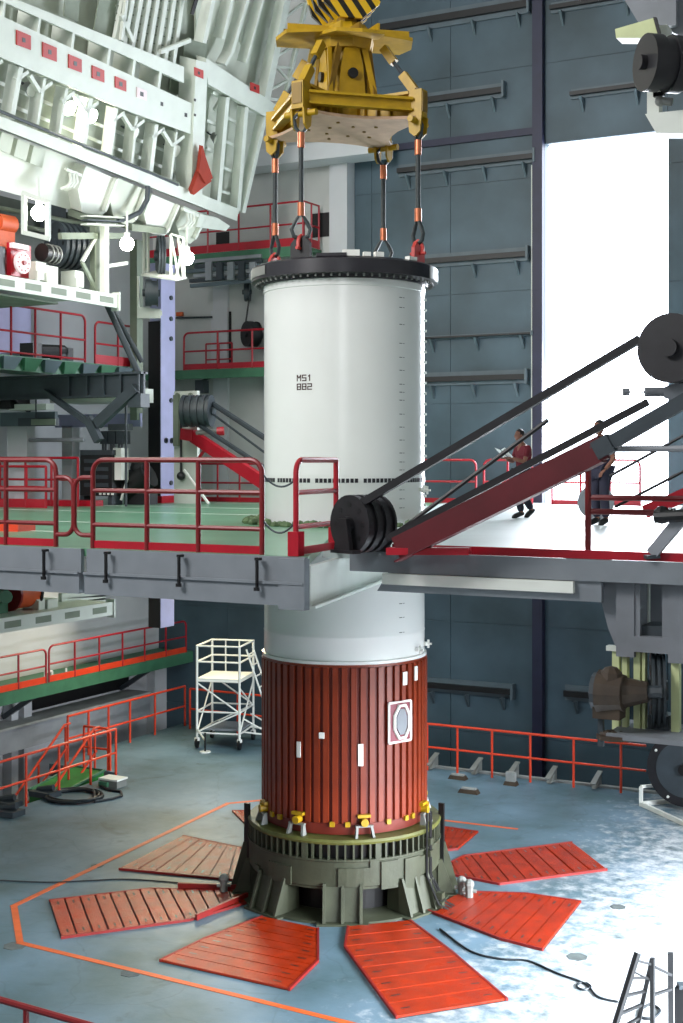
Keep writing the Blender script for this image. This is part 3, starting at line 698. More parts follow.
# end box along the split towards the rocket
E0 = V((EX, -7.5, 0)); E1 = onz(391, 575.6, ZD-.57); E1.z = 0; ed = (E1-E0).normalized(); en = V((ed.y, -ed.x, 0))
part(dl, 'end_plate', MB().bar(E0+V((0, 0, ZD-.33)), E1+V((0, 0, ZD-.33)), .06, .45), 'fascia_white')
part(dl, 'end_flange', MB().bar(E0+en*.02+V((0, 0, ZD-.575)), E1+en*.02+V((0, 0, ZD-.575)), .14, .03), 'fascia_white')
part(dl, 'end_corner', MB().box((EX-.32, -7.62, ZD-.60), (EX+.02, -7.5, ZD-.02)), 'fascia')
dr = thing('work_platform', 'glare-whitened glossy upper platform in front of the bright door', 'platform', (5, 0, ZD-.1))
pl_ = [V((3.78, -6.3, 0)), V((11.95, -6.3, 0)), V((11.95, 11.9, 0)), V((-3.12, 11.9, 0))]+[p+V((.02, .02, 0)) for p in hole_arc(aE, aS)]+[V((3.02, -6.3, 0))]
part(dr, 'deck_plate', MB().prism([p+zz+V((0, 0, .002)) for p in pl_], (0, 0, .1)), 'deck_door_glare')
X0 = onv(352, 560, -6.34).x; X1 = onv(580, 570, -6.34).x
part(dr, 'girder_web', MB().box((X0, -6.40, ZD-.24), (11.9, -6.302, ZD+.0)), 'fascia')
part(dr, 'girder_flange', MB().hexa([(X0+.35, -6.36, ZD-.47), (X1+.25, -6.36, ZD-.47), (X1+.25, -6.28, ZD-.47), (X0+.35, -6.28, ZD-.47),
                                     (X0+.50, -6.36, ZD-.24), (X1+.25, -6.36, ZD-.24), (X1+.25, -6.28, ZD-.24), (X0+.50, -6.28, ZD-.24)]), 'fascia')
part(dr, 'light_strip', MB().box((X0+.45, -6.43, ZD-.38), (X1-.05, -6.362, ZD-.25)), 'fascia_white')
part(dr, 'toe_board', MB().box((X0+.55, -6.36, ZD+.004), (11.9, -6.33, ZD+.10)), 'crimson')
# deck plate seams: raised chequer strips
for v in (-4.6, -1.9, 2.2, 5.2, 8.2):
    part(dl, 'deck_seam', MB().box((UL+.1, v-.02, ZD), (-1.9 if abs(v) < 2.5 else -2.6, v+.02, ZD+.004)), 'fascia_white')
sr = MB()
for i in range(90):
    a = 2*PI*i/90+random.uniform(-.02, .02); r_ = random.uniform(1.50, 1.74)
    sr.sphere((r_*math.cos(a), r_*math.sin(a), ZD+random.uniform(.01, .05)), random.uniform(.06, .12), 6, 4, (1, 1, .8))
single('seal_packing', 'ragged mossy green packing around the deck opening', 'packing', sr, 'moss', (0, 0, ZD), kind='stuff')

# front rails of the left deck
VF = -7.46
def ru(px): return onv(px, 500, VF).x
railing('dark red deck railing at the left picture edge, before the gap', (ru(-70), VF), (ru(56), VF), ZD, 1.10, 'crimson_dark', at=[.1, .617], mids=(.27, .655), r=.032, toe=.095, round_b=True, toe_m='crimson')
railing('long dark red deck railing left of the white segment', (ru(93), VF), (ru(262), VF), ZD, 1.10, 'crimson_dark', at=[.335, .64], mids=(.27, .655), r=.032, toe=.095, round_a=True, round_b=True, toe_m='crimson')
for lab, xa, xb in (('small looped end hoop of the left edge railing', 57, 71), ('small looped end hoop of the long railing', 92, 77)):
    a, b = V((ru(xa), VF, 0)), V((ru(xb), VF, 0)); d = (b-a).normalized()
    pts = [a+up*(ZD+.88)]+arc(b+up*(ZD+.74)-d*.10, up, d, .14, 0, PI/2)[0:]+arc(b+up*(ZD+.30)-d*.10, d, -up, .14, 0, PI/2)+[a+up*(ZD+.16)]
    single('rail_hoop', lab, 'railing', MB().tube(pts, .030), 'crimson_dark', a+up*ZD, 'hoops closing the deck railings', True)
# small stepped rail by the roller
ra = onz(296, 556, ZD+.0); rb = onz(336, 549.5, ZD)
t = railing('short bright red three bar gate beside the black roller', (ra.x, ra.y), (rb.x, rb.y), ZD, 1.10, 'crimson', at=[1], mids=(.30, .66), r=.034, toe=.09, round_a=True)
for q in (ra, rb): part(t, 'socket', MB().box(q+V((-.07, -.07, .001)), q+V((.07, .07, .28))), 'crimson')
# chains between the rails
def chain(label, p, q, sag):
    n = 12; single('safety_chain', label, 'chain', MB().tube([p+(q-p)*i/n-up*sag*4*(i/n)*(1-i/n) for i in range(n+1)], .012, 5), 'dark_steel', (p+q)/2, 'chains across the railing gap')
chain('upper safety chain across the railing gap before the segment', V((ru(262), VF, ZD+.95)), ra+up*.88, .12)
chain('lower safety chain across the railing gap before the segment', V((ru(262), VF, ZD+.42)), ra+up*.40, .15)

# rails at the back of the deck
def rv(px, v): return onv(px, 480, v).x
VR = 10.9
for lab, x0, x1, n in (('red back railing directly right of the white segment', 420, 476, 2), ('red back railing behind the man in the red shirt', 484, 532, 3), ('red back railing across the bright doorway', 552, 640, 4)):
    railing(lab, (rv(x0, VR), VR), (rv(x1, VR), VR), ZD, 1.1, 'crimson', n, (.5,), .03, .12, True, True, 'back railings of the deck')
railing('red back railing behind the leaning red strut at left', (rv(196, 9), 9), (rv(262, 9), 9), ZD, 1.0, 'crimson', 4, (.5, .2), .028, .12)
railing('red railing far left behind the dark cabinets', (rv(0, 4.3), 4.3), (rv(78, 4.3), 4.3), ZD, 1.15, 'crimson', 4, (.55,), .03, .14)
railing('second red railing far left nearer the deck middle', (rv(-12, 3.2), 3.2), (rv(46, 3.2), 3.2), ZD, .95, 'crimson', 4, (.5,), .03, .2)

# ================================================================== ROLLERS, BELTS, STRUTS ABOVE THE DECK
def roller(label, c, ax, r, w, m='rubber', name='cable_roller', holes=8, grooves=3, group=None, bracket=None):
    c = V(c); ax = V(ax).normalized(); t = thing(name, label, 'roller', c-up*r, group)
    side = ax.cross(up).normalized()
    n = grooves
    segs = MB()
    for i in range(n):
        a = c-ax*w/2+ax*(w*i/n); segs.cyl(a, a+ax*(w/n*.55), r, 28); segs.cyl(a+ax*(w/n*.55), a+ax*(w/n), r*.90, 28)
    segs.cyl(c+ax*w/2, c+ax*(w/2+.03), r, 28)
    part(t, 'drum', segs, m, True)
    part(t, 'hub', MB().cyl(c-ax*(w/2+.07), c+ax*(w/2+.07), r*.26, 16), m, True)
    upx = ax.cross(side)
    for i in range(holes):
        a = 2*PI*i/holes; p = c-ax*(w/2+.004)+(side*math.cos(a)+upx*math.sin(a))*r*.66
        part(t, 'hole', MB().cyl(p, p+ax*.02, r*.10, 8), 'black')
    if bracket is not None:
        for sg in (-1, 1):
            q = c+ax*sg*(w/2+.06); b = V(q); b.z = bracket
            part(t, 'bearing_stand', MB().prism([b-side*r*.42, b+side*r*.42, q+side*r*.22+up*r*.2, q-side*r*.22+up*r*.2], ax*.06*sg), m)
            part(t, 'foot', MB().prism([b-side*r*.55-ax*.07, b+side*r*.55-ax*.07, b+side*r*.55+ax*.07, b-side*r*.55+ax*.07], up*.04), m)
    return t
vdir = V((0, 1, 0)); udir = V((1, 0, 0))
rc = W(355, 524, 15.9); AXR = (V((CS, SN, 0))*.75+V((-SN, CS, 0))*.66)
roller('black grooved cable roller on the deck edge before the segment', rc+AXR.normalized()*.12, AXR, .345, .42, bracket=ZD+.01)
rd = W(682, 350, 14.6)
roller('large black cable drum at the right picture edge above deck', rd, (V((CS, SN, 0))*.55+V((-SN, CS, 0))*.8), .37, .7, holes=0)
def belt(label, p, q, w, h, m='rubber', name='hoist_belt', cat='belt', group='dark belts rising to the right drum'):
    p, q = V(p), V(q); t = thing(name, label, cat, p, group)
    d = (q-p).normalized(); s = d.cross(up).normalized()
    for i in (-1, 0, 1): part(t, 'strand', MB().bar(p+s*i*w/3, q+s*i*w/3, w/3*.92, h), m)
    return t
belt('wide black belt from the roller top up to the right drum', W(362, 503, 15.75), W(640, 339, 14.6), .13, .085)
belt('lower black belt from the roller foot up past the two men', W(388, 538, 15.7), W(648, 402, 14.6), .09, .075)
single('hoist_rope', 'thin dark rope above the lower belt passing the man in red', 'rope', MB().cyl(W(392, 536, 16.2), W(548, 420, 15.6), .026, 8), 'rubber', None)
# big red strut
t = thing('diagonal_strut', 'big backlit dark red diagonal strut rising right across the deck', 'strut', W(400, 550, 15.6))
a, b, c_ = W(392, 551, 15.6), W(604, 447, 14.4), W(690, 398, 14.0)
part(t, 'beam', MB().bar(a+(b-a)*.03, b, .12, .26), 'strut_backlit')
part(t, 'flange', MB().bar(a+(b-a)*.03-up*.15, b-up*.15, .20, .02), 'strut_backlit')
part(t, 'upper_arm', MB().bar(b-(c_-b)*.12, c_, .11, .15), 'dark_steel')
part(t, 'foot_plate', MB().bar(W(388, 551, 15.6), W(470, 551, 15.35), .2, .08), 'crimson')
part(t, 'collar', MB().bar(b-(c_-b).normalized()*.10, b+(c_-b).normalized()*.10, .16, .20), 'dark_steel')
# rails and rods on the right edge of the deck
t = thing('guard_rail', 'brown red post and pipe rails at the right deck edge', 'railing', onz(588, 560, ZD))
pb = onv(588, 556, -6.28)
part(t, 'post', MB().cyl((pb.x, -6.28, ZD+.01), (pb.x, -6.28, onv(588, 470, -6.28).z), .035, 10), 'crimson_dark', True)
part(t, 'foot_plate', MB().box((pb.x-.25, -6.32, ZD+.003), (pb.x+.25, -6.20, ZD+.03)), 'crimson_dark')
for y, r_ in ((497.5, .032), (511.5, .034)):
    p, q = onv(588, y, -6.26), onv(690, y, -6.26); q.z = p.z; part(t, 'rail', MB().cyl(p, q, r_, 8), 'crimson_dark', True)
p, q = onv(596, 449, -6.2), onv(690, 449, -6.2); q.z = p.z
single('rod', 'pale horizontal rod behind the red strut joint at right', 'rod', MB().cyl(p, q, .035, 8), 'steel_grey', None, None, True)
single('rod', 'thin sloping dark rod right of the second man', 'rod', MB().cyl(W(610, 476, 15), W(690, 432, 14.6), .018, 6), 'rubber', None)
single('rod', 'lower thin sloping dark rod right of the second man', 'rod', MB().cyl(W(615, 507, 15), W(690, 468, 14.6), .018, 6), 'rubber', None)
single('brace', 'red sloping brace low at the right edge', 'brace', MB().bar(W(645, 512, 16), W(692, 492, 15.8), .1, .16), 'crimson', None)
t = thing('deck_prop', 'grey slanted support leg on the deck at the right edge', 'leg', W(650, 556, 14.6))
part(t, 'leg_bar', MB().bar(W(652, 554, 14.6), W(690, 508, 14.4), .09, .13), 'steel_grey'); part(t, 'leg_foot', MB().bar(W(645, 557, 14.6), W(659, 556, 14.6), .14, .04), 'dark_steel')
mb = MB().cyl(W(655, 517, 14.5), W(692, 515, 14.3), .07, 10); mb.sphere(W(662, 515, 14.5), .1, 8, 6); mb.cyl(W(672, 517, 14.5), W(672, 508, 14.5), .04, 8)
single('valve_motor', 'small black motor lying at the right deck edge', 'motor', mb, 'black')
c_ = onz(598, 513, ZD); c_.z = 0
roller('upright grey disc drum behind the legs of the second man', W(596, 502, 25.0), (V((-SN, CS, 0))), .33, .10, 'steel_grey', holes=0, grooves=1)
# arm under the right drum
t = thing('pin_arm', 'grey arm with a round pin under the right drum', 'arm', W(680, 392, 14.6))
part(t, 'arm_plate', MB().prism([W(664, 387, 14.5), W(690, 378, 14.5), W(690, 404, 14.5), W(664, 398, 14.5)], (0, .25, 0)), 'machine_grey')
part(t, 'barrel', MB().cyl(W(645, 392, 14.6), W(668, 392, 14.6), .055, 10), 'machine_grey', True)
part(t, 'rod', MB().cyl(W(628, 392, 14.6), W(646, 392, 14.6), .012, 6), 'machine_grey')
part(t, 'knob', MB().cyl(W(623, 392, 14.6), W(629, 392, 14.6), .045, 10), 'machine_grey')

# ================================================================== RIGHT HANGING DRIVE FRAME (under the deck)
t = thing('drive_frame', 'grey drive frame hanging under the right deck', 'machine', onv(640, 742, -6.3))
VQ = -6.25
def vp(name, x0, y0, x1, y1, v, dep, m, par=None): return part(par or t, name, vrect(MB(), x0, y0, x1, y1, v, dep), m)
vp('column', 616, 568, 634, 657, VQ, .35, 'machine_grey'); vp('column', 668, 568, 700, 664, VQ, .35, 'machine_grey')
vp('top_beam', 596, 566, 700, 580, VQ+.05, .5, 'machine_grey')
part(t, 'knee_plate', MB().prism([onv(580, 574, VQ+.06), onv(617, 566, VQ+.06), onv(617, 650, VQ+.06), onv(608, 628, VQ+.06), onv(597, 585, VQ+.06)], (0, .06, 0)), 'machine_grey')
part(t, 'dark_recess', MB().prism([onv(581, 576, VQ+.03), onv(594, 583, VQ+.03), onv(594, 597, VQ+.03), onv(581, 592, VQ+.03)], (0, .02, 0)), 'black')
vp('inner_jamb', 634, 584, 640, 640, VQ+.02, .3, 'machine_grey'); vp('inner_jamb', 662, 584, 668, 650, VQ+.02, .3, 'machine_grey')
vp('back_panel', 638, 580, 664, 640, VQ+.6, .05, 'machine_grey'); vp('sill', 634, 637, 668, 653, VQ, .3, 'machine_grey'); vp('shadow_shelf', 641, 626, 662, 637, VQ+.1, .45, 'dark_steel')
vp('pipe', 646.5, 582, 649, 628, VQ+.5, .06, 'white_paint')
for x0, x1 in ((612, 619), (622, 627), (633.5, 640), (642, 645), (671, 679)): vp('leg', x0, 650, x1, 741, VQ+.08, .10, 'lime_glow_paint')
vp('base_plate', 606, 738, 700, 743.5, VQ-.35, .9, 'machine_grey')
vp('diagonal', 606, 646, 616, 651, VQ+.05, .1, 'white_paint')
g = thing('gearbox', 'brown ragged gearbox hanging on the drive frame legs', 'gearbox', onv(615, 715, VQ-.3))
gb = MB(); c0 = onv(610, 692, VQ-.25)
gb.cyl(c0+V((-.12, 0, 0)), c0+V((.16, 0, .0)), .24, 12, .20); gb.cyl(c0+V((.14, .05, 0)), c0+V((.40, .08, .02)), .17, 10, .11); gb.sphere(c0+V((.02, -.02, .15)), .14, 8, 6)
gb.box(c0+V((-.16, -.12, -.28)), c0+V((.14, .12, -.1)))
part(g, 'housing', gb, 'brown'); part(g, 'end_cover', MB().cyl(c0+V((-.18, 0, 0)), c0+V((-.12, 0, 0)), .2, 12), 'dark_steel')
part(g, 'hanger', MB().box(c0+V((-.13, -.03, -.60)), c0+V((-.07, .03, -.2))), 'dark_steel')
part(g, 'shaft', MB().cyl(c0+V((.38, .08, .02)), c0+V((.55, .1, .03)), .07, 8), 'dark_steel')
t2 = roller('tall dark pulley disc standing in the drive frame', onv(656, 690, VQ+.3), (.95, .3, 0), .44, .12, 'dark_steel', 'pulley_wheel', 6, 2)
g = thing('motor_unit', 'small dark motor unit standing on the drive frame base', 'motor', onv(655, 738, VQ))
mb = MB(); vrect(mb, 648, 716, 668, 738, VQ+.1, .3); part(g, 'body', mb, 'dark_steel'); mb = MB(); vrect(mb, 652, 690, 662, 716, VQ+.15, .12); part(g, 'bracket', mb, 'green_steel')
mb = MB(); c0 = onv(615, 735, VQ-.2)
for k in range(7): mb.sphere(c0+V((random.uniform(-.13, .13), random.uniform(-.08, .08), random.uniform(-.02, .03))), .06, 6, 4)
mb.cyl(c0+V((0, 0, -.04)), c0+V((0, 0, .01)), .2, 10)
single('coupling', 'yellowish dirty coupling under the brown gearbox', 'coupling', mb, 'brown', c0-up*.04)

# ================================================================== UPPER RIGHT MACHINE
t = thing('overhead_winch', 'grey winch head with yellow lit bracket at the top right', 'machine', onv(650, 135, -6))
VU = -6.0
part(t, 'back_plate', MB().prism([onv(622, -4, VU+.5), onv(700, -4, VU+.5), onv(700, 45, VU+.5), onv(668, 30, VU+.5), onv(638, 22, VU+.5)], (0, .1, 0)), 'machine_grey')
vp('side_plate', 658, -5, 676, 26, VU+.35, .1, 'machine_grey', t)
part(t, 'bracket', MB().prism([onv(615, 29, VU), onv(653, 18, VU), onv(658, 36, VU), onv(640, 38, VU), onv(616, 38, VU)], (0, .25, 0)), 'lime_glow_paint')
part(t, 'bracket_post', MB().prism([onv(653, 17, VU-.02), onv(656, 17, VU-.02), onv(661, 35, VU-.02), onv(658, 35, VU-.02)], (0, .05, 0)), 'black')
vp('neck', 646, 26, 667, 48, VU+.1, .2, 'white_paint', t)
vp('column', 647, 76, 659, 115, VU+.15, .15, 'white_paint', t)
part(t, 'foot', MB().prism([onv(645, 114, VU), onv(700, 108, VU), onv(700, 133, VU), onv(656, 133, VU)], (0, .3, 0)), 'white_paint')
vp('hook_frame', 653, 80, 656, 96, VU, .05, 'black', t); vp('hook_frame', 653, 92, 664, 96, VU, .05, 'black', t)
mb = MB().cyl(onv(658, 100, VU), onv(672, 102, VU), .045, 8); mb.sphere(onv(660, 101, VU), .06, 8, 6); part(t, 'clamp', mb, 'ring_grey')
roller('black winch drum at the top right corner', onv(668, 64, VU-.1), (.75, .66, 0), .31, .55, 'rubber', 'winch_drum', 0, 2)

# ================================================================== FLOOR ITEMS RIGHT
for k in range(1):
    pass
rb_ = [(8.9, onv(424, 770, 8.95).x), (8.9, onv(645, 790, 8.95).x)]
x0, x1 = onv(190, 740, 8.95).x, onv(646, 790, 8.95).x
xm = onv(424, 770, 8.95).x
railing('orange red floor railing along the back right trench', (xm-.9, 8.95), (x1, 8.95), 0, 1.12, 'orange_rail', at=[.02, .155, .28, .42, .57, .735, .91], mids=(.5,), r=.030)
railing('orange red floor railing behind the white scaffold', (onv(190, 730, 10.4).x, 10.4), (-4.1, 10.4), 0, 1.12, 'orange_rail', 5, (.5,), .030)
for i, (px, py) in enumerate([(433, 766), (477, 771), (514, 777), (552, 781), (597, 787)]):
    p = onv(px, py, 9.2); p.z = .12
    mb = MB().prism([p+V((-.05, -.25, -.1)), p+V((-.05, .2, -.1)), p+V((-.05, .2, .16)), p+V((-.05, .1, .16))], (.1, 0, 0))
    mb.bar(p+V((0, -.35, .02)), p+V((0, .25, .20)), .12, .03)
    o = single('floor_bracket', ['%s small pale bracket along the trench edge counted from the shroud' % w for w in ('first', 'second', 'third', 'fourth', 'fifth')][i], 'bracket', mb, 'ring_grey', V((p.x, p.y, 0)), 'brackets along the trench edge')
struct('trim_7', 'pale kerb strip along the trench edge', 'kerb', MB().box((-4.0, 9.2, .001), (20, 9.34, .05)), 'concrete')
for i, (px, py, sx, c_) in enumerate([(458, 779, .22, 'first'), (469, 793, .24, 'second'), (511, 785, .16, 'third')]):
    p = onz(px, py, 0); mb = MB().hexa([p+V((-sx, -.1, 0)), p+V((sx, -.1, 0)), p+V((sx, .1, 0)), p+V((-sx, .1, 0)), p+V((-sx*.8, -.08, .09)), p+V((sx*.8, -.08, .09)), p+V((sx*.8, .08, .09)), p+V((-sx*.8, .08, .09))])
    t = thing('wheel_chock', {'first': 'dark block lying farthest back on the floor by the shroud', 'second': 'dark block with pale top lying nearest on the blue floor', 'third': 'small upright block near the third trench bracket'}[c_], 'block', p, 'loose blocks on the floor')
    part(t, 'body', mb, 'brown'); part(t, 'top_face', MB().box(p+V((-sx*.7, -.06, .09)), p+V((sx*.7, .06, .12 if c_ != 'third' else .3))), 'concrete')
# floor drum on white stand
dc = onz(672, 815, 0); t = thing('cable_drum', 'big black cable drum on a white stand at the right', 'drum', dc)
cc = onz(676, 812, 0)+V((.15, .3, .90)); ax = (V((CS, SN, 0))*.45+V((-SN, CS, 0))*.9).normalized()
part(t, 'drum', MB().cyl(cc-ax*.1, cc+ax*.7, .66, 32), 'black', True); part(t, 'flange', MB().cyl(cc-ax*.22, cc-ax*.1, .80, 36), 'rubber', True); part(t, 'flange', MB().cyl(cc+ax*.7, cc+ax*.8, .80, 36), 'rubber', True)
part(t, 'inner_face', MB().cyl(cc-ax*.235, cc-ax*.22, .6, 32), 'dark_steel', True); part(t, 'hub', MB().cyl(cc-ax*.30, cc-ax*.22, .12, 12), 'black')
for a in (.6, 2.6, 4.2): 
    s_ = ax.cross(up); part(t, 'flange_bolt', MB().cyl(cc-ax*.25+(s_*math.cos(a)+up*math.sin(a))*.7, cc-ax*.22+(s_*math.cos(a)+up*math.sin(a))*.7, .03, 6), 'bare_white')
st = MB(); q0, q1 = onz(641, 806, 0), onz(667, 818, 0); dx_ = (q1-q0); dy_ = V((-dx_.y, dx_.x, 0)).normalized()*1.0
if dy_.dot(V((SN, -CS, 0))) > 0: dy_ = -dy_
dx2 = dx_*1.9
for A, B in ((q0, q0+dx2), (q0+dy_, q0+dy_+dx2), (q0, q0+dy_), (q0+dx2, q0+dx2+dy_)): st.bar(A+up*.05, B+up*.05, .07, .09)
for A in (q0, q0+dy_, q0+dx2, q0+dx2+dy_): st.bar(A+up*.0, A+up*.42, .07, .07)
for A in (q0, q0+dx2): st.bar(A+up*.42, A+dy_+up*.42, .07, .06)
part(t, 'stand', st, 'bare_white')
# step ladder
def lad(label, feet, tops, n, name):
    t = thing(name, label, 'ladder', (feet[0]+feet[1])/2)
    for f_, p_ in zip(feet, tops): part(t, 'stile', MB().bar(f_, p_, .07, .05), 'ladder_metal')
    for i in range(n):
        q = (i+.6)/n; part(t, 'rung', MB().bar(feet[0]+(tops[0]-feet[0])*q, feet[1]+(tops[1]-feet[1])*q, .04, .03), 'ladder_metal')
    return t
Yl = 16.6
def gz(px, Y, z): p = W(px, 500, Y); p.z = z; return p
t = lad('grey metal step ladder in the lower right corner', [gz(598, 16.3, 0), gz(632, 17.1, 0)], [W(637.5, 953, 16.6), W(652, 959, 17.0)], 7, 'step_ladder')
for f_, p_ in ((gz(652.5, 16.9, 0), W(652.5, 958, 17.0)), (gz(671, 17.6, 0), W(670.5, 953, 17.3))): part(t, 'rear_leg', MB().bar(f_, p_, .07, .05), 'ladder_metal')
for y0, y1 in ((995, 989), (966, 975)): part(t, 'cross_bar', MB().bar(W(653, y0, 17.0), W(671, y1, 17.3), .04, .03), 'ladder_metal')
part(t, 'spreader', MB().cyl(W(634, 972, 16.7), W(650, 980, 17.0), .012, 6), 'ladder_metal')
t = thing('steel_post', 'dark steel post at the right edge below the ladder', 'post', gz(681, 16.5, 0)); part(t, 'shaft', MB().bar(gz(681, 16.5, .0), W(680.5, 987, 16.5), .12, .12), 'black'); part(t, 'cap', MB().bar(W(678, 985.5, 16.5), W(686, 985.5, 16.5), .14, .05), 'dark_steel')
# cable on the floor
def floor_cable(label, pts, r_, m='cable', name='floor_cable'):
    P_ = [onz(x, y, 0)+up*(r_+.002) for x, y in pts]; Q = []
    for i in range(len(P_)-1):
        p0, p1, p2, p3 = P_[max(0, i-1)], P_[i], P_[i+1], P_[min(len(P_)-1, i+2)]
        for k in range(6):
            s_ = k/6; Q.append(.5*((2*p1)+(p2-p0)*s_+(2*p0-5*p1+4*p2-p3)*s_*s_+(3*p1-p0-3*p2+p3)*s_**3))
    Q.append(P_[-1]); return single(name, label, 'cable', MB().tube(Q, r_, 6), m, None, None, True)
floor_cable('thin dark cable snaking from pedestal to the ladder', [(440, 930), (470, 952), (500, 960), (528, 962), (556, 974), (585, 985), (598, 998), (618, 1003)], .016)
floor_cable('small dark cable loop lying on the bright floor', [(588, 985), (580, 984), (577, 988), (584, 991), (591, 988), (586, 984)], .016)
floor_cable('cable loop on the floor inside the step ladder feet', [(640, 1012), (650, 1006), (660, 1012), (652, 1020), (640, 1018), (642, 1010)], .02)
floor_cable('thin cable crossing the floor at the left to the pedestal', [(0, 881), (50, 883), (95, 881), (130, 880), (190, 884), (240, 886)], .012)
# ================================================================== LEFT: CATWALK, FLOOR RAILS, STAIRS
UC = -11.55; ZCW = 1.87
t = thing('catwalk', 'green edged catwalk on the white side wall below the deck', 'catwalk', (UC, 7, ZCW-.2))
part(t, 'walkway', MB().box((UL+.01, -2, ZCW-.12), (UC, 12.25, ZCW)), 'green_steel'); part(t, 'edge_channel', MB().box((UC-.06, -2, ZCW-.32), (UC+.02, 12.25, ZCW-.02)), 'green_steel')
for px in (40, 155, 205):
    p = onu(px, 690, UC); part(t, 'knee_brace', MB().bar((UC-.1, p.y, ZCW-.25), (UL+.06, p.y, ZCW-.93), .12, .12), 'dark_steel')
v0, v1, v2 = onu(-60, 680, UC).y, onu(46, 670, UC).y, onu(49, 670, UC).y
v3 = onu(186, 640, UC).y
railing('red catwalk railing at the left edge under the deck', (UC, v0), (UC, v1), ZCW, .86, 'crimson', at=[.3, .72], mids=(.5,), r=.027, toe=.16, round_b=True, toe_m='orange_rail')
railing('long red catwalk railing running back under the deck', (UC, v2), (UC, min(v3, 12.1)), ZCW, .92, 'crimson', posts=7, mids=(.5,), r=.027, toe=.16, round_a=True, round_b=True, toe_m='orange_rail')
t = thing('chair_frame', 'white metal frame leaning on the catwalk railing', 'frame', onu(52, 690, UC-.1))
for A, B in (((45, 685), (45, 672)), ((45, 685), (66, 681)), ((66, 681), (66, 668)), ((45, 672), (52, 671)), ((52, 671), (52, 684))): part(t, 'tube', MB().cyl(onu(A[0], A[1], UC-.1), onu(B[0], B[1], UC-.1), .03, 6), 'bare_white')
# duct, dark band
mb = MB(); p0, p1 = onu(-40, 757, -12.0), onu(150, 706, -12.0)
t = thing('duct_beam', 'long lilac grey duct beam beneath the catwalk', 'duct', (-12.2, p0.y, .1))
part(t, 'duct', MB().box((UL+.02, p0.y, .22), (-12.0, p1.y, .80)), 'steel_grey'); part(t, 'top_cap', MB().box((UL+.02, p0.y, .80), (-11.95, p1.y, .86)), 'concrete')
single('dark_opening', 'long black opening in the side wall above the duct beam', 'opening', MB().box((UL+.002, onu(26, 720, UL).y, .92), (UL+.03, onu(128, 700, UL).y, 1.42)), 'black')
single('lit_patch', 'lit patch drawn as a white panel under the catwalk on the side wall', 'panel', MB().box((UL+.002, onu(55, 690, UL).y, 1.43), (UL+.05, onu(92, 690, UL).y, 1.60)), 'bare_white')  # patch of light on the wall, drawn as a white plate
for i, (px, w) in enumerate(((28, .3), (15, .25), (162, .7))):
    p = onu(px, 720, UL+.3); single('wall_pier', ['pale pier below the catwalk bracket', 'narrow pale pier at the left end of the black opening', 'white pier at the back end of the side wall'][i], 'pier', MB().box((UL+.001, p.y-w/2, -2.7), (UL+.30, p.y+w/2, ZCW-.34)), 'wall_white')
# floor-level rails (left)
UF = -8.72
a = onz(29, 808, 0); b = onz(114, 776, 0)
railing('orange red floor railing beside the stair opening, nearest the hose', (UF, a.y-2.5), (UF, b.y), 0, 1.12, 'orange_rail', at=[.02, .45, .64, .835, 1.0], mids=(.5,), r=.030)
railing('orange red floor railing along the duct towards the back corner', (-10.75, 5.6), (-10.75, 10.7), 0, 1.12, 'orange_rail', at=[0, .16, .32, .5, .72, 1], mids=(.5,), r=.030)
railing('short orange railing closing the head of the stairs', (-9.2, 5.3), (-10.0, 5.3), 0, 1.0, 'orange_rail', at=[.08, 1], mids=(.5,), r=.030, round_a=True)
# stairs going down
t = thing('steel_stair', 'steep steel stair with orange handrails going down at the left', 'stairs', (-9.8, 3.5, -1))
ts, bs = V((-9.9, 5.1, 0)), V((-9.9, 1.6, -2.6))
for sx in (-.45, .45):
    part(t, 'stringer', MB().bar(ts+V((sx, 0, 0)), bs+V((sx, 0, 0)), .06, .2), 'orange_rail')
    part(t, 'handrail', MB().tube([ts+V((sx, .1, 1.05)), ts+V((sx, -.1, 1.05)), bs+V((sx, 0, 1.05))], .03), 'orange_rail', True)
    part(t, 'mid_handrail', MB().tube([ts+V((sx, 0, .5)), bs+V((sx, 0, .5))], .027), 'orange_rail', True)
    for q in (0.02, .3, .6): p = ts+(bs-ts)*q+V((sx, 0, 0)); part(t, 'baluster', MB().cyl(p, p+up*1.05, .027, 8), 'orange_rail', True)
for i in range(9):
    p = ts+(bs-ts)*((i+.7)/10); part(t, 'tread', MB().box(p+V((-.44, -.14, -.02)), p+V((.44, .14, .02))), 'green_steel')
p = onz(71, 790, 0); mb = MB().hexa([V((-9.9, 3.2, -.55)), V((-9.0, 3.2, -.55)), V((-9.0, 4.8, -.4)), V((-9.9, 4.8, -.4)), V((-9.9, 3.2, -.1)), V((-9.0, 3.2, -.1)), V((-9.0, 4.8, .12)), V((-9.9, 4.8, .12))])
t = thing('green_bin', 'bright green bin lying in the stair opening', 'bin', V((-9.4, 4, -.5))); part(t, 'body', mb, 'green_box'); part(t, 'rim', MB().tube([V((-9.9, 3.2, -.1)), V((-9.0, 3.2, -.1)), V((-9.0, 4.8, .12)), V((-9.9, 4.8, .12))], .04, 6, True), 'green_steel')
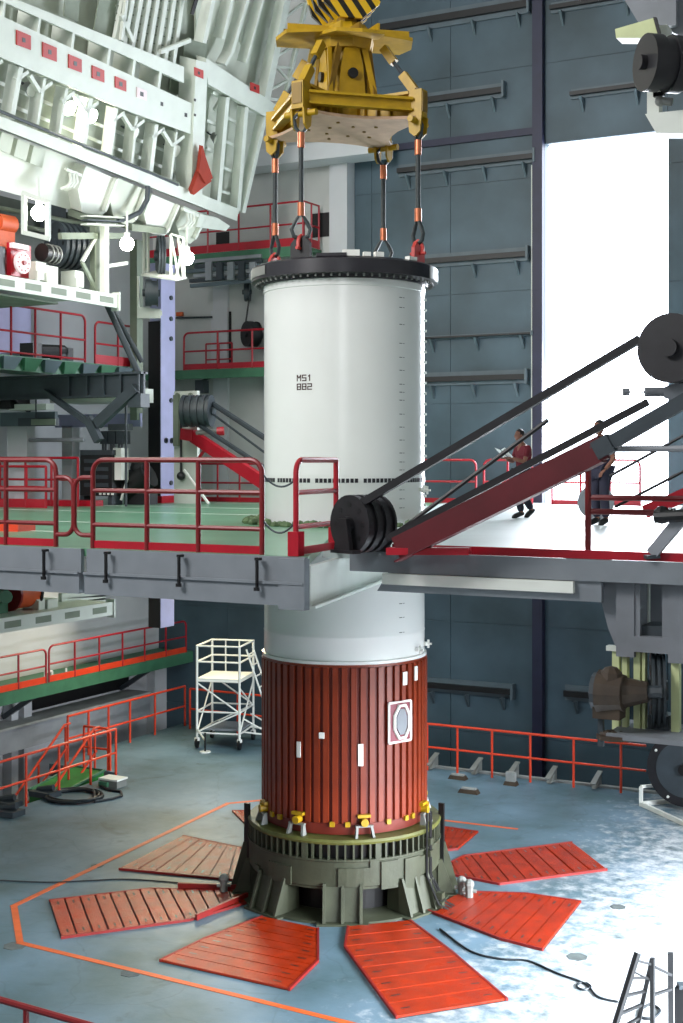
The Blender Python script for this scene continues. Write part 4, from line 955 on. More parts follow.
# hose coil, junction box
c0 = onz(74, 798, 0); mb = MB(); pts = []
for k in range(60):
    a_ = 2*PI*k/14; r_ = .62+.05*math.sin(k*.7); pts.append(c0+V((r_*math.cos(a_)*1.0, r_*math.sin(a_)*.9, .03+.012*(k/14))))
pts += [onz(95, 803, 0)+up*.03, onz(112, 800, 0)+up*.03, onz(122, 797, 0)+up*.03, onz(121, 793, 0)+up*.03, onz(108, 791, 0)+up*.03, onz(100, 787, 0)+up*.04, onz(107, 784, 0)+up*.08]
single('hose_coil', 'coiled dark blue hose on the floor by the orange railing', 'hose', MB().tube(pts, .03, 6), 'cable', c0, None, True)
p = onz(113, 786, 0); t = thing('junction_box', 'pale grey junction box on the floor beside the hose', 'box', p); part(t, 'body', MB().box(p+V((-.25, -.18, .0)), p+V((.25, .18, .16))), 'ring_grey'); part(t, 'lid', MB().box(p+V((-.27, -.2, .16)), p+V((.27, .2, .2))), 'bare_white'); part(t, 'socket', MB().box(p+V((-.22, -.26, .03)), p+V((.02, -.18, .13))), 'green_steel')
for i, (px, py) in enumerate([(8, 815), (45, 796), (6, 806)]):
    p = onz(px, py, 0); mb = MB().box(p+V((-.3, -.2, 0)), p+V((.3, .2, .12))); mb.cyl(p+V((-.2, 0, .12)), p+V((.2, .05, .2)), .07, 8)
    single('floor_fitting', ['dark fitting on the floor edge at the far left', 'dark fitting at the foot of the second orange post', 'small dark fitting behind the far left one'][i], 'fitting', mb, 'dark_steel', p)
# scaffold
sc = thing('scaffold_tower', 'white mobile scaffold tower beside the red shroud', 'scaffold', onz(216, 748, 0))
s0 = onz(197, 748, 0); s1 = onz(239.5, 750, 0); ex = (s1-s0).normalized(); ey = V((-ex.y, ex.x, 0)); wS = (s1-s0).length; dS = 1.3
if ey.dot(V((-SN, CS, 0))) < 0: ey = -ey
def sq(a, b, z): return s0+ex*(a*wS)+ey*(b*dS)+up*z
ZP = 1.80
for a in (0, 1):
    for b in (0, 1):
        part(sc, 'upright', MB().cyl(sq(a, b, .22), sq(a, b, ZP+.88), .033, 8), 'bare_white', True)
        w_ = part(sc, 'castor', MB().cyl(sq(a, b, .13)-ex*.03, sq(a, b, .13)+ex*.03, .13, 14), 'black', True)
        part(w_, 'castor_fork', MB().box(sq(a, b, .13)+V((-.05, -.05, .06)), sq(a, b, .13)+V((.05, .05, .14))), 'bare_white')
for z in (.40, .95, ZP-.05, ZP+.45, ZP+.86):
    for A, B in (((0, 0), (1, 0)), ((0, 1), (1, 1)), ((0, 0), (0, 1)), ((1, 0), (1, 1))): part(sc, 'ledger', MB().cyl(sq(*A, z), sq(*B, z), .025, 6), 'bare_white')
for A, B in (((0, 0, ZP-.1), (1, 0, .95)), ((1, 0, .95), (0, 0, .42)), ((0, 1, ZP-.1), (1, 1, .95)), ((1, 1, .95), (0, 1, .4)), ((0, 0, .4), (0, 1, 1.6)), ((1, 0, .4), (1, 1, 1.6)), ((1, 0, 1.6), (1, 1, .9))): part(sc, 'brace', MB().cyl(sq(*A), sq(*B), .023, 6), 'bare_white')
part(sc, 'platform', MB().prism([sq(0, 0, ZP-.04), sq(1, 0, ZP-.04), sq(1, 1, ZP-.04), sq(0, 1, ZP-.04)], up*.06), 'bare_white')
part(sc, 'lower_platform', MB().prism([sq(.15, .1, .45), sq(1, .1, .45), sq(1, .9, .45), sq(.15, .9, .45)], up*.05), 'fascia')
for a in (.33, .66): part(sc, 'guard_post', MB().cyl(sq(a, 1, ZP), sq(a, 1, ZP+.86), .02, 6), 'bare_white')
L0, L1 = sq(1.06, .3, ZP+.75), sq(1.75, .3, .30)
for b in (0, .45): part(sc, 'ladder_stile', MB().cyl(L0+ey*b*dS, L1+ey*b*dS, .026, 6), 'bare_white')
for i in range(8): q = (i+.5)/8; part(sc, 'ladder_rung', MB().cyl(L0+(L1-L0)*q, L0+(L1-L0)*q+ey*.45*dS, .02, 6), 'bare_white')
for b in (.25, .8): part(sc, 'outrigger', MB().cyl(sq(1, b, .40), sq(1.7, b, .34), .025, 6), 'bare_white'); part(sc, 'outrigger_brace', MB().cyl(sq(1, b, .75), sq(1.7, b, .34), .022, 6), 'bare_white')
jk = part(sc, 'outrigger', MB().cyl(sq(0, 0, .5), sq(.32, -.35, .30), .025, 6), 'bare_white'); part(jk, 'jack', MB().cyl(sq(.32, -.35, .01), sq(.32, -.35, .5), .025, 8), 'black'); part(jk, 'jack_foot', MB().cyl(sq(.32, -.35, 0), sq(.32, -.35, .03), .14, 12), 'bare_white')
# near bottom-left rail
A, B = W(-20, 994, 15.6), W(110, 1031, 15.2)
t = thing('guard_rail', 'dark red railing cut by the bottom left corner', 'railing', V((A.x, A.y, 0)))
part(t, 'top_rail', MB().tube([A, B], .04), 'crimson_dark', True)
for q in (.36, .9): p = A+(B-A)*q; part(t, 'post', MB().cyl((p.x, p.y, 0), p, .035, 8), 'crimson_dark', True)
A2, B2 = V(A), V(B); A2.z -= .5; B2.z -= .5; part(t, 'mid_rail', MB().tube([A2, B2], .035), 'crimson_dark', True)

# ================================================================== LEFT: LOWER AND UPPER WINCH SHELVES
US = -8.0
def shelf(label, py0, ly, px1, zt, below):
    """white shelf girder running back along the hall with rectangular pockets in its face"""
    a = onu(-40, py0, US); b = onu(px1, ly, US)
    t = thing('winch_shelf', label, 'shelf', (US-.8, a.y, zt-.3), 'white winch shelves')
    part(t, 'shelf_plate', MB().box((US-2.6, a.y, zt-.06), (US, b.y, zt)), 'white_paint')
    part(t, 'face_beam', MB().box((US, a.y, zt-.30), (US+.08, b.y, zt+.0)), 'white_paint')
    n = int((b.y-a.y)/.8)
    for i in range(n):
        v = a.y+(b.y-a.y)*(i+.5)/n; part(t, 'pocket', MB().box((US+.081, v-.25, zt-.22), (US+.084, v+.25, zt-.08)), 'pocket')
    part(t, 'end_bracket', MB().box((US-.1, b.y, zt-.36), (US+.12, b.y+.05, zt+.06)), 'white_paint')
    return t, a.y, b.y
zt1 = onu(0, 275, US).z
t, va, vb = shelf('white winch shelf under the tilted platform at upper left', 290, 300, 115, zt1, True)
part(t, 'underside_tray', MB().box((US-2.2, va, zt1-.34), (US-.4, vb-1.5, zt1-.30)), 'pocket')
zt2 = onu(0, 618, US).z
shelf('white winch shelf below the deck at far left', 620, 603, 110, zt2, True)
def up_(px, py, u=US-.4): return onu(px, py, u)
# machines on the upper shelf
t = thing('duct_casing', 'dark grey green duct casing behind the upper winch shelf', 'casing', up_(60, 290, US-2.0))
mb = MB(); urect(mb, -20, 205, 96, 292, US-2.2, .4); part(t, 'panel', mb, 'casing'); mb = MB(); urect(mb, 50, 205, 66, 240, US-1.9, .3); part(t, 'box', mb, 'dark_steel')
mb = MB(); urect(mb, 68, 214, 84, 236, US-1.9, .3); part(t, 'box', mb, 'casing')
for y in (212, 226): part(t, 'pipe', MB().cyl(up_(-10, y-6, US-1.8), up_(95, y+14, US-1.8), .05, 8), 'pocket')
t = thing('winch_motor', 'rusty orange motor housing on the upper winch shelf', 'motor', up_(3, 275)); p = up_(2, 238, US-.9); p2 = up_(-30, 250, US-.9)
mb = MB(); urect(mb, -30, 218, 15, 246, US-.9, .6); part(t, 'housing', mb, 'rust_orange'); part(t, 'dome', MB().cyl(up_(-4, 222, US-1.0), up_(12, 225, US-1.0), .2, 12), 'rust_orange', True)
mb = MB(); urect(mb, -30, 246, 12, 280, US-1.0, .4); part(t, 'stand', mb, 'crimson_dark')
t = thing('brake_wheel', 'pinkish white brake wheel in a red frame on the upper shelf', 'wheel', up_(20, 278)); c0 = up_(21, 263); 
part(t, 'disc', MB().cyl(c0, c0+V((.07, 0, 0)), .23, 24), 'wheel_pink'); part(t, 'hub', MB().cyl(c0+V((.07, 0, 0)), c0+V((.12, 0, 0)), .05, 10), 'crimson_dark')
for k in range(10): a_ = 2*PI*k/10; q = c0+V((.07, .17*math.cos(a_), .17*math.sin(a_))); part(t, 'vent_hole', MB().cyl(q, q+V((.004, 0, 0)), .025, 6), 'crimson_dark')
mb = MB(); urect(mb, 11, 244, 31, 277, US-.55, .12); part(t, 'frame', mb, 'crimson'); mb = MB(); urect(mb, 13, 244, 29, 249, US-.36, .1); part(t, 'top_bar', mb, 'wheel_pink')
mb = MB(); urect(mb, -4, 246, 5, 279, US-.5, .2); single('pillow_block', 'black bearing column at the left end of the upper shelf', 'bearing', mb, 'black')
for i, (x0, y0, x1, y1) in enumerate([(36, 262, 46, 280), (46, 266, 58, 284), (75, 271, 84, 287)]):
    mb = MB(); urect(mb, x0, y0, x1, y1, US-.35, .4); v0_ = min(v.y for v in mb.v); mb.box((US-.36, v0_, zt1-.02), (US-.3, v0_+.06, zt1+.3))
    o = single('support_block', ['pale support block left under the big drum', 'white support block with two faces under the motor', 'pale support block right of the big dark drum'][i], 'block', mb, 'white_paint', None, 'support blocks on the upper winch shelf')
roller('big dark rope drum on the upper winch shelf', up_(66, 246, US-.9), (.35, .94, 0), .52, .55, 'dark_steel', 'winch_drum', 6, 4)
t = thing('gear_motor', 'shiny dark gear motor before the big drum on the shelf', 'motor', up_(52, 262)); c0 = up_(50, 254, US-.5)
part(t, 'body', MB().cyl(c0-V((0, .28, 0)), c0+V((0, .2, 0)), .2, 12), 'black', True)
for k in (-.12, .02, .14): part(t, 'band', MB().cyl(c0+V((0, k, 0)), c0+V((0, k+.04, 0)), .215, 14), 'ring_grey', True)
t = thing('post_stand', 'grey green steel post frame at the right end of the upper shelf', 'frame', up_(103, 298))
for x0, x1, u in ((95, 104, US-.3), (105, 109, US-.05)):
    mb = MB(); urect(mb, x0, 226, x1, 298, u, .15); part(t, 'post', mb, 'pocket' if x0 < 100 else 'white_paint')
part(t, 'diagonal', MB().bar(up_(82, 262, US-.3), up_(97, 235, US-.3), .06, .08), 'white_paint'); part(t, 'diagonal', MB().bar(up_(82, 262, US-.3), up_(97, 292, US-.3), .06, .08), 'pocket')
part(t, 'cross_beam', MB().bar(up_(60, 236, US-.3), up_(128, 236, US-.3), .1, .14), 'pocket'); part(t, 'arm', MB().bar(up_(108, 266, US-.1), up_(127, 263, US-.1), .06, .08), 'white_paint')
for k in range(3): part(t, 'top_plate', MB().bar(up_(84, 216+4*k, US-.1), up_(121, 218+4*k, US-.1), .2, .03), 'white_paint' if k % 2 == 0 else 'dark_steel')
# machines on lower shelf
t = thing('orange_motor', 'rusty orange drum motor on the lower winch shelf', 'motor', up_(20, 618)); c0 = up_(20, 604, US-.6); c0.z = zt2+.365
part(t, 'drum', MB().cyl(c0-V((0, .3, 0)), c0+V((0, .3, 0)), .32, 16), 'rust_orange', True); part(t, 'band', MB().cyl(c0-V((0, .36, 0)), c0-V((0, .3, 0)), .36, 16), 'crimson_dark', True); part(t, 'band', MB().cyl(c0+V((0, .3, 0)), c0+V((0, .36, 0)), .36, 16), 'black', True)
for i, (x0, x1) in enumerate(((37, 45), (46, 58))):
    mb = MB(); urect(mb, x0, 599, x1, 617, US-.3, .4); v0_ = min(v.y for v in mb.v); mb.box((US-.31, v0_, zt2-.02), (US-.25, v0_+.06, zt2+.2))
    single('support_block', ['white block on the lower shelf beside the orange motor', 'second white block on the lower shelf'][i], 'block', mb, 'white_paint', None, 'support blocks on the lower winch shelf')
mb = MB(); urect(mb, 0, 590, 8, 618, US-.5, .3); mb.cyl(up_(3, 597, US-.5), up_(6, 597, US-.2), .14, 10); single('green_motor', 'green machine at the far left of the lower shelf', 'motor', mb, 'green_steel')
t = thing('pipe_rack', 'cream pipes lying at the back of the lower shelf', 'pipes', up_(70, 608, US-1.2))
for k in range(3): part(t, 'pipe', MB().bar(up_(60, 606-5*k, US-1.0), up_(104, 600-3*k, US-1.0), .1, .12), 'white_paint')
# balcony B left (behind / below the upper shelf), green corrugated edge
UB = -9.6; ZBL = onu(0, 354, UB).z
t = thing('side_balcony', 'green edged balcony at left under the upper winch shelf', 'balcony', (UB-.8, 5, ZBL-.3))
va, vb = onu(-50, 350, UB).y, onu(128, 365, UB).y
part(t, 'balcony_slab', MB().box((UL+.01, va, ZBL-.12), (UB, vb, ZBL)), 'green_steel'); part(t, 'edge_beam', MB().box((UB, va, ZBL-.34), (UB+.05, vb, ZBL-.02)), 'green_steel')
n = 9
for i in range(n):
    v = va+(vb-va)*(i+.5)/n; part(t, 'edge_panel', MB().hexa([(UB+.05, v-.18, ZBL-.32), (UB+.10, v-.18, ZBL-.32), (UB+.10, v+.18, ZBL-.32), (UB+.05, v+.18, ZBL-.32), (UB+.05, v-.30, ZBL-.05), (UB+.22, v-.30, ZBL-.05), (UB+.22, v+.30, ZBL-.05), (UB+.05, v+.30, ZBL-.05)]), 'green_steel' if i % 2 else 'teal_beam')
railing('red railing with rounded end on the left green balcony', (UB, va), (UB, onu(85, 340, UB).y), ZBL, 1.12, 'crimson', at=[.2, .42, .6, .8], mids=(.48, .06), r=.028, round_b=True)
railing('red railing further back on the left green balcony', (UB, onu(95, 340, UB).y), (UB, onu(140, 340, UB).y), ZBL, 1.02, 'crimson', at=[.5, 1], mids=(.48,), r=.028, round_a=True, toe=.22)
mb = MB(); c0 = up_(52, 346, UB-.5); c0.z = ZBL+.255; mb.cyl(c0-V((0, .7, .05)), c0+V((0, .4, 0)), .17, 10); mb.box(c0+V((-.15, .1, -.25)), c0+V((.15, .6, .1))); mb.box(c0+V((-.2, -.9, -.25)), c0+V((.2, -.6, .12)))
single('balcony_motor', 'black motor lying on the left green balcony', 'motor', mb, 'black', V((c0.x, c0.y, ZBL)))
mb = MB(); urect(mb, 10, 298, 31, 354, UL+.5, .49); single('light_panel', 'pale lilac wall panel behind the left balcony railing', 'panel', mb, 'lilac')
# dark beam with Y bracket
VD = 4.0
t = thing('dark_girder', 'dark steel girder with a forked bracket at the left', 'girder', onv(70, 398, VD))
z1_, z0_ = onv(70, 374, VD).z, onv(70, 398, VD).z
ua, ub = UL+.02, onv(141, 385, VD).x
part(t, 'web', MB().box((ua, VD+.1, z0_), (ub, VD+.16, z1_)), 'dark_steel'); part(t, 'flange', MB().box((ua, VD, z1_-.05), (ub, VD+.26, z1_)), 'dark_steel'); part(t, 'flange', MB().box((ua, VD, z0_), (ub, VD+.26, z0_+.05)), 'dark_steel')
for px in (68, 86, 103, 120, 138): p = onv(px, 384, VD); part(t, 'stiffener', MB().box((p.x-.02, VD+.005, z0_), (p.x+.02, VD+.25, z1_)), 'dark_steel')
part(t, 'fork_arm', MB().bar(onv(44, 391, VD-.02), onv(92, 425, VD-.02), .16, .12), 'dark_steel'); part(t, 'fork_arm', MB().bar(onv(136, 388, VD-.02), onv(97, 424, VD-.02), .16, .24), 'dark_steel')
part(t, 'fork_leg', MB().bar(onv(88, 418, VD-.03), onv(99, 441, VD-.03), .16, .2), 'dark_steel')
part(t, 'end_block', MB().box((ub-.35, VD-.04, z0_-.25), (ub+.02, VD+.30, z0_+.06)), 'dark_steel')
single('diagonal_pipe', 'dark double pipe sloping from the upper shelf to the girder', 'pipe', MB().cyl(W(104, 298, 31), W(138, 372, 31), .075, 10).cyl(W(111, 306, 31.3), W(142, 362, 31.3), .06, 10), 'dark_steel', None, None, True)
# things between girder and deck
mb = MB(); vrect(mb, 50, 388, 124, 402, 5.5, 1.2); single('soffit_box', 'white ceiling box in the fork of the dark girder', 'box', mb, 'white_paint')
mb = MB(); vrect(mb, 0, 412, 55, 426, 4.6, .1); single('teal_duct', 'pale teal duct behind the forked bracket', 'duct', mb, 'teal_beam')
mb = MB(); vrect(mb, 55, 414, 140, 427, 6.6, .1); single('lilac_duct', 'pale lilac window strip behind the forked bracket', 'window strip', mb, 'lilac')
t = thing('vent_box', 'grey louvred vent box hanging left behind the forked bracket', 'vent', onv(30, 426, 4.4)); mb = MB(); vrect(mb, 18, 418, 55, 426, 4.42, .15); part(t, 'box', mb, 'dark_steel'); p = onv(36, 418, 4.5); part(t, 'hanger', MB().cyl(p-up*.05, V((p.x, p.y, z0_+.02)), .02, 6), 'dark_steel'); mb = MB(); vrect(mb, 31, 419, 55, 425, 4.39, .03); part(t, 'louvre', mb, 'pocket')
for i, (x0, x1) in enumerate(((7, 27), (62, 72), (108, 116))):
    mb = MB(); vrect(mb, x0, 426, x1, 506, 4.9 if x0 < 20 else 6.6, .3); single('pillar', ['broad white pillar far left behind the deck railing', 'narrow pale pillar behind the cabinets', 'slim white pillar right of the dark cabinet'][i], 'pillar', mb, 'wall_white')
single('cross_pipe', 'thin grey pipe crossing behind the far left pillars', 'pipe', MB().cyl(onv(28, 440, 5.0), onv(84, 440, 5.0), .05, 8), 'steel_grey', None)
mb = MB(); vrect(mb, 49, 428, 60, 500, 8.0, .1); single('dark_curtain', 'dark hanging strip between the far left pillars', 'curtain', mb, 'dark_steel')
mb = MB(); urect(mb, 10, 394, 30, 409, -11.5, .5); mb.bar(onu(12, 394, -11.4), onu(30, 409, -11.4), .1, .2); single('floodlight_housing', 'dark equipment box high at the left above the teal duct', 'box', mb, 'black')
mb = MB(); vrect(mb, 9, 404, 46, 410, 4.5, .3); single('white_tray', 'white tray under the dark equipment box at left', 'tray', mb, 'white_paint')
# electrical cabinet on deck
zc0 = ZD+.12
t = thing('switch_cabinet', 'dark open switch cabinet standing on the deck at left', 'cabinet', onv(96, 505, 5.5))
mb = MB(); vrect(mb, 80, 450, 112, 496, 5.5, .5); part(t, 'body', mb, 'black'); mb = MB(); vrect(mb, 80, 450, 112, 455, 5.45, .6); part(t, 'top', mb, 'dark_steel')
for i in range(4): mb = MB(); vrect(mb, 84, 459+8*i, 108, 463+8*i, 5.48, .02); part(t, 'shelf', mb, 'dark_steel')
for x in (82, 110): mb = MB(); vrect(mb, x-2, 496, x+2, 505, 5.55, .4); part(t, 'leg', mb, 'dark_steel')
for i in range(4): mb = MB(); vrect(mb, 99+4*i, 489, 101+4*i, 495, 5.46, .03); part(t, 'terminal', mb, 'bare_white')
for i in range(3):
    mb = MB(); vrect(mb, 100+8*i, 431, 107+8*i, 444, 5.9, .3); p = onv(103+8*i, 444, 5.95); mb.cyl(p, p-up*.35, .03, 6); mb.cyl(p+V((.08, 0, 0)), p+V((.08, 0, -.35)), .03, 6)
    single('meter_box', ['left', 'middle', 'right'][i]+' one of three small dark meter boxes above the switch cabinet', 'box', mb, 'dark_steel', None, 'meter boxes above the cabinet')
mb = MB(); vrect(mb, 108, 424, 128, 430, 6.2, .2); single('terminal_box', 'small grey terminal box under the girder right of the fork', 'box', mb, 'machine_grey')
mb = MB(); vrect(mb, 113, 448, 121, 480, 5.6, .3); single('white_panel_box', 'white panel right of the switch cabinet', 'panel', mb, 'bare_white')
t = thing('pump_motor', 'black bulky pump motor on the deck left of the lilac column', 'motor', onv(133, 506, 6.0)); c0 = onv(137, 484, 6.2)
part(t, 'body', MB().cyl(c0-V((.35, 0, .1)), c0+V((.3, .1, .25)), .35, 12), 'black', True); mb = MB(); vrect(mb, 124, 490, 148, 505, 6.1, .4); part(t, 'base', mb, 'rubber'); part(t, 'cap', MB().sphere(c0+V((.1, 0, .4)), .25, 10, 6), 'rubber', True)
part(t, 'strut', MB().cyl(onv(121, 500, 5.8), onv(127, 480, 5.8), .03, 6), 'bare_white')
single('conduit', 'thin dark vertical conduit left of the lilac column', 'conduit', MB().cyl(onv(126, 398, 5), V((onv(126, 500, 5).x, 5, ZD)), .03, 6), 'dark_steel', None)
mb = MB(); vrect(mb, 130, 240, 137, 420, 6.5, .25); single('grey_post', 'tall grey green post just left of the lilac column', 'post', mb, 'pocket')
# red skid under the left things
mb = MB(); vrect(mb, 0, 500, 90, 507, 4.6, .5); single('red_kerb', 'low red kerb box under the switch cabinet', 'kerb', mb, 'crimson')
mb = MB(); p = onz(10, 531, ZD); mb.box(p+V((-1.2, -.1, 0)), p+V((.25, .3, .12))); single('orange_kerb', 'low orange red kerb on the green deck at left', 'kerb', mb, 'orange_rail')
# ================================================================== COLUMN, PULLEY PLATE
cb = onz(161, 503, ZD)
t = thing('guide_column', 'tall lilac guide column with a black face on the deck', 'column', V((cb.x, cb.y, ZD)))
zt_ = H-kz(262)*34.5
part(t, 'shaft', MB().box((cb.x-.36, cb.y+.02, ZD), (cb.x-.03, cb.y+.56, zt_)), 'lilac'); part(t, 'black_face', MB().box((cb.x-.40, cb.y, ZD), (cb.x-.02, cb.y+.02, zt_-1.5)), 'black')
part(t, 'side_flange', MB().box((cb.x-.03, cb.y+.0, ZD), (cb.x+.0, cb.y+.62, zt_)), 'lilac'); part(t, 'red_base', MB().box((cb.x-.45, cb.y-.08, ZD+.002), (cb.x+.08, cb.y+.70, ZD+.18)), 'crimson')
for y in (297, 318, 338, 400, 440, 441, 460, 483):
    z_ = H-kz(y)*34.7
    for k in ((.42,) if y not in (440, 441) else (.2, .45)): part(t, 'bolt', MB().cyl((cb.x, cb.y+k, z_), (cb.x+.04, cb.y+k, z_), .06, 8), 'dark_steel')
t = thing('lower_column', 'stub of the lilac column showing under the deck', 'column', V((cb.x, cb.y, 3.2)))
part(t, 'shaft', MB().box((cb.x-.36, cb.y, 3.2), (cb.x, cb.y+.58, ZD-.11)), 'lilac'); part(t, 'black_face', MB().box((cb.x-.38, cb.y-.02, 3.2), (cb.x-.02, cb.y-.001, ZD-.11)), 'black')
# pulley housing at the top of the column
t = thing('sheave_housing', 'white lattice sheave housing on top of the lilac column', 'machine', W(165, 278, 33.5))
Yh = 33.0
for x in (144, 148): part(t, 'upright', MB().bar(W(x, 233, Yh), W(x, 276, Yh), .06, .06), 'white_paint')
for A, B in (((171, 234), (171, 279)), ((184, 238), (184, 279)), ((171, 234), (179, 279)), ((184, 238), (176, 279)), ((171, 234), (184, 238)), ((178, 236), (184, 279))): part(t, 'lattice_bar', MB().bar(W(A[0], A[1], Yh-.3), W(B[0], B[1], Yh-.3), .05, .05), 'white_paint')
part(t, 'base_plate', MB().prism([W(141, 276, Yh-.3), W(162, 271, Yh+.6), W(187, 279, Yh), W(176, 281, Yh-.8)], up*.05), 'white_paint')
roller('dark sheave inside the white lattice housing', W(160, 256, Yh), (.75, .66, 0), .50, .14, 'dark_steel', 'rope_sheave', 8, 2)
t = thing('bracket_plate', 'white bracket plate with a black round motor on the column', 'bracket', W(147, 318, 33))
part(t, 'plate', MB().prism([W(137, 276, 33), W(139, 276, 33), W(139, 307, 33), W(160, 309, 33), W(160, 318, 33), W(137, 318, 33)], V((-.05, .1, 0))), 'white_paint'); part(t, 'arm', MB().bar(W(158, 313, 33), W(158, 313, 34.6), .2, .12), 'white_paint')
roller('black flanged motor on the white bracket plate', W(151, 293, 32.8), (.8, .6, 0), .33, .28, 'dark_steel', 'flange_motor', 8, 1)
t = thing('anchor_plate', 'tall white anchor plate right of the lilac column', 'plate', onv(186, 505, 7.4))
mb = MB(); vrect(mb, 174, 391, 197, 504, 7.4, .12); part(t, 'plate', mb, 'white_paint'); mb = MB(); vrect(mb, 173, 395, 178, 446, 7.3, .1); part(t, 'side_bar', mb, 'pocket')
for x in (178, 191): p = onv(x, 395, 7.38); part(t, 'bolt', MB().cyl(p, p-V((0, .05, 0)), .06, 8), 'pocket')
mb = MB().cyl(onv(181, 420, 7.3), onv(181, 478, 7.3), .03, 6); mb.sphere(onv(181, 476, 7.3), .11, 8, 6); part(t, 'chain_hoist', mb, 'black'); mb = MB().cyl(onv(184, 470, 7.2), onv(209, 504, 7.0), .035, 6); part(t, 'white_rod', mb, 'bare_white')
roller('grooved dark cable roller on the white anchor plate', onv(197, 411, 7.0), (.95, .3, 0), .40, .7, 'dark_steel', holes=0, grooves=4)
for i, (A, B, r_) in enumerate([((213, 404), (268, 440), .07), ((210, 412), (268, 455), .03), ((196, 423), (268, 470), .06)]):
    single('pull_cable', ['upper thick cable from the left roller to the segment', 'thin middle cable from the left roller to the segment', 'lower thick cable from the left roller to the segment'][i], 'cable', MB().cyl(W(A[0], A[1], 33.5), W(B[0], B[1], 31.5), r_, 8), 'dark_steel', None, 'cables from the left roller')
t = thing('diagonal_strut', 'red diagonal strut sloping down behind the segment at left', 'strut', W(262, 485, 32))
part(t, 'beam', MB().bar(W(193, 436, 33.6), W(264, 483, 31.6), .14, .30), 'crimson'); part(t, 'head', MB().bar(W(184, 434, 33.8), W(196, 436, 33.6), .3, .28), 'crimson'); part(t, 'pin', MB().cyl(W(197, 433, 33.4), W(222, 431, 33), .06, 8), 'ring_grey'); part(t, 'pin_head', MB().cyl(W(217, 431.5, 33), W(224, 431, 33), .11, 10), 'crimson')
part(t, 'stay', MB().cyl(W(196, 462, 33.5), W(206, 448, 33.2), .04, 6), 'crimson')
# ================================================================== ANNEX BALCONIES
ZA, ZB2, VA = onv(250, 250, 11).z, onv(220, 369, 11).z, 10.95
t = thing('annex_balcony', 'upper annex balcony with green red edge behind the slings', 'balcony', (-9, 11.3, ZA-.2)); ux = onv(303, 230, VA).x
part(t, 'slab', MB().box((UL, VA, ZA-.10), (ux, 11.99, ZA)), 'green_steel'); part(t, 'edge_beam', MB().box((UL, VA-.04, ZA-.28), (ux+.02, VA+.02, ZA-.02)), 'green_steel')
railing('red front railing of the upper annex balcony behind the slings', (-12.2, VA), (ux, VA), ZA, 1.2, 'crimson', 6, (.5,), .028, .22)
railing('red end railing of the upper annex balcony by the corner pillar', (ux, VA+.05), (ux+.02, 11.8), ZA, 1.2, 'crimson', 3, (.5,), .028, .22)
t = thing('annex_balcony', 'lower annex balcony with green edge left of the segment', 'balcony', (-9, 11.3, ZB2-.2))
part(t, 'slab', MB().box((UL, VA, ZB2-.10), (-6.4, 11.99, ZB2)), 'green_steel'); part(t, 'edge_beam', MB().box((UL, VA-.04, ZB2-.26), (-6.4, VA+.02, ZB2-.02)), 'green_steel')
railing('red railing of the lower annex balcony before the dark door', (onv(184, 350, VA).x, VA), (-6.4, VA), ZB2, 1.05, 'crimson', 5, (.5,), .03, .16, True)
railing('small red inner railing on the lower annex balcony', (onv(206, 350, 11.3).x, 11.3), (onv(232, 350, 11.3).x, 11.3), ZB2, .75, 'crimson', 3, (.4,), .025)
mb = MB(); vrect(mb, 213, 312, 231, 366, 11.97, .02); o = single('door_1', 'dark doorway on the lower annex balcony', 'door', mb, 'black', kind='structure'); 
mb = MB(); vrect(mb, 211, 311, 213, 366, 11.93, .06); struct('trim_8', 'pale frame edge of the dark annex doorway', 'trim', mb, 'wall_white')
mb = MB(); vrect(mb, 312, 213, 329, 237, 11.97, .02); single('window_1', 'dark square window on the upper annex balcony', 'window', mb, 'black', kind='structure')
mb = MB(); vrect(mb, 216, 232, 229, 250, 11.97, .02); single('window_2', 'dark opening behind the tilted platform end on the annex', 'window', mb, 'black', kind='structure')
mb = MB(); vrect(mb, 176, 312, 182, 316, 11.9, .08); single('wall_sign', 'tiny orange sign on the annex wall', 'sign', mb, 'orange')
single('wall_conduit', 'thin dark conduit on the annex wall beside the doorway', 'conduit', MB().cyl(onv(176, 318, 11.9), onv(212, 317, 11.9), .03, 6), 'dark_steel', None)
roller('round dark sheave high on the annex wall left of the ring', onv(247, 292, 11.5), (.9, .4, 0), .27, .12, 'dark_steel', 'rope_sheave', 0, 1)
t_ = roller('large dark cable reel hung on the annex wall left of the segment', onv(251, 334, 11.4), (.5, .85, 0), .36, .3, 'rubber', 'cable_reel', 6, 1)
p = onv(251, 334, 11.4); part(t_, 'wall_arm', MB().box((p.x-.08, p.y, p.z-.08), (p.x+.08, 11.995, p.z+.08)), 'dark_steel')
single('reel_cable', 'dark cable hanging between sheave and reel on the annex wall', 'cable', MB().cyl(onv(249, 300, 11.4), onv(245, 328, 11.4), .025, 6), 'rubber', None)
# pipework under upper balcony
t = thing('pipe_bundle', 'grey pipework bundle under the upper annex balcony', 'pipes', onv(230, 275, 10.8))
for k in range(6): part(t, 'pipe', MB().bar(onv(190+random.uniform(-4, 6), 262+6*k*.8, 10.9), onv(262, 256+6*k*.8, 10.9), .12, .10), ('steel_grey', 'dark_steel', 'teal_beam')[k % 3])
for k in range(5): mb = MB(); vrect(mb, 205+11*k, 262, 211+11*k, 280, 10.75, .1); part(t, 'clamp', mb, 'dark_steel' if k % 2 else 'steel_grey')
mb = MB(); vrect(mb, 195, 380, 203, 393, 11.3, .3); mb.bar(onv(199, 382, 11.5), onv(212, 377, 11.6), .06, .06); single('wall_camera', 'small dark camera box under the lower annex balcony', 'camera', mb, 'dark_steel')
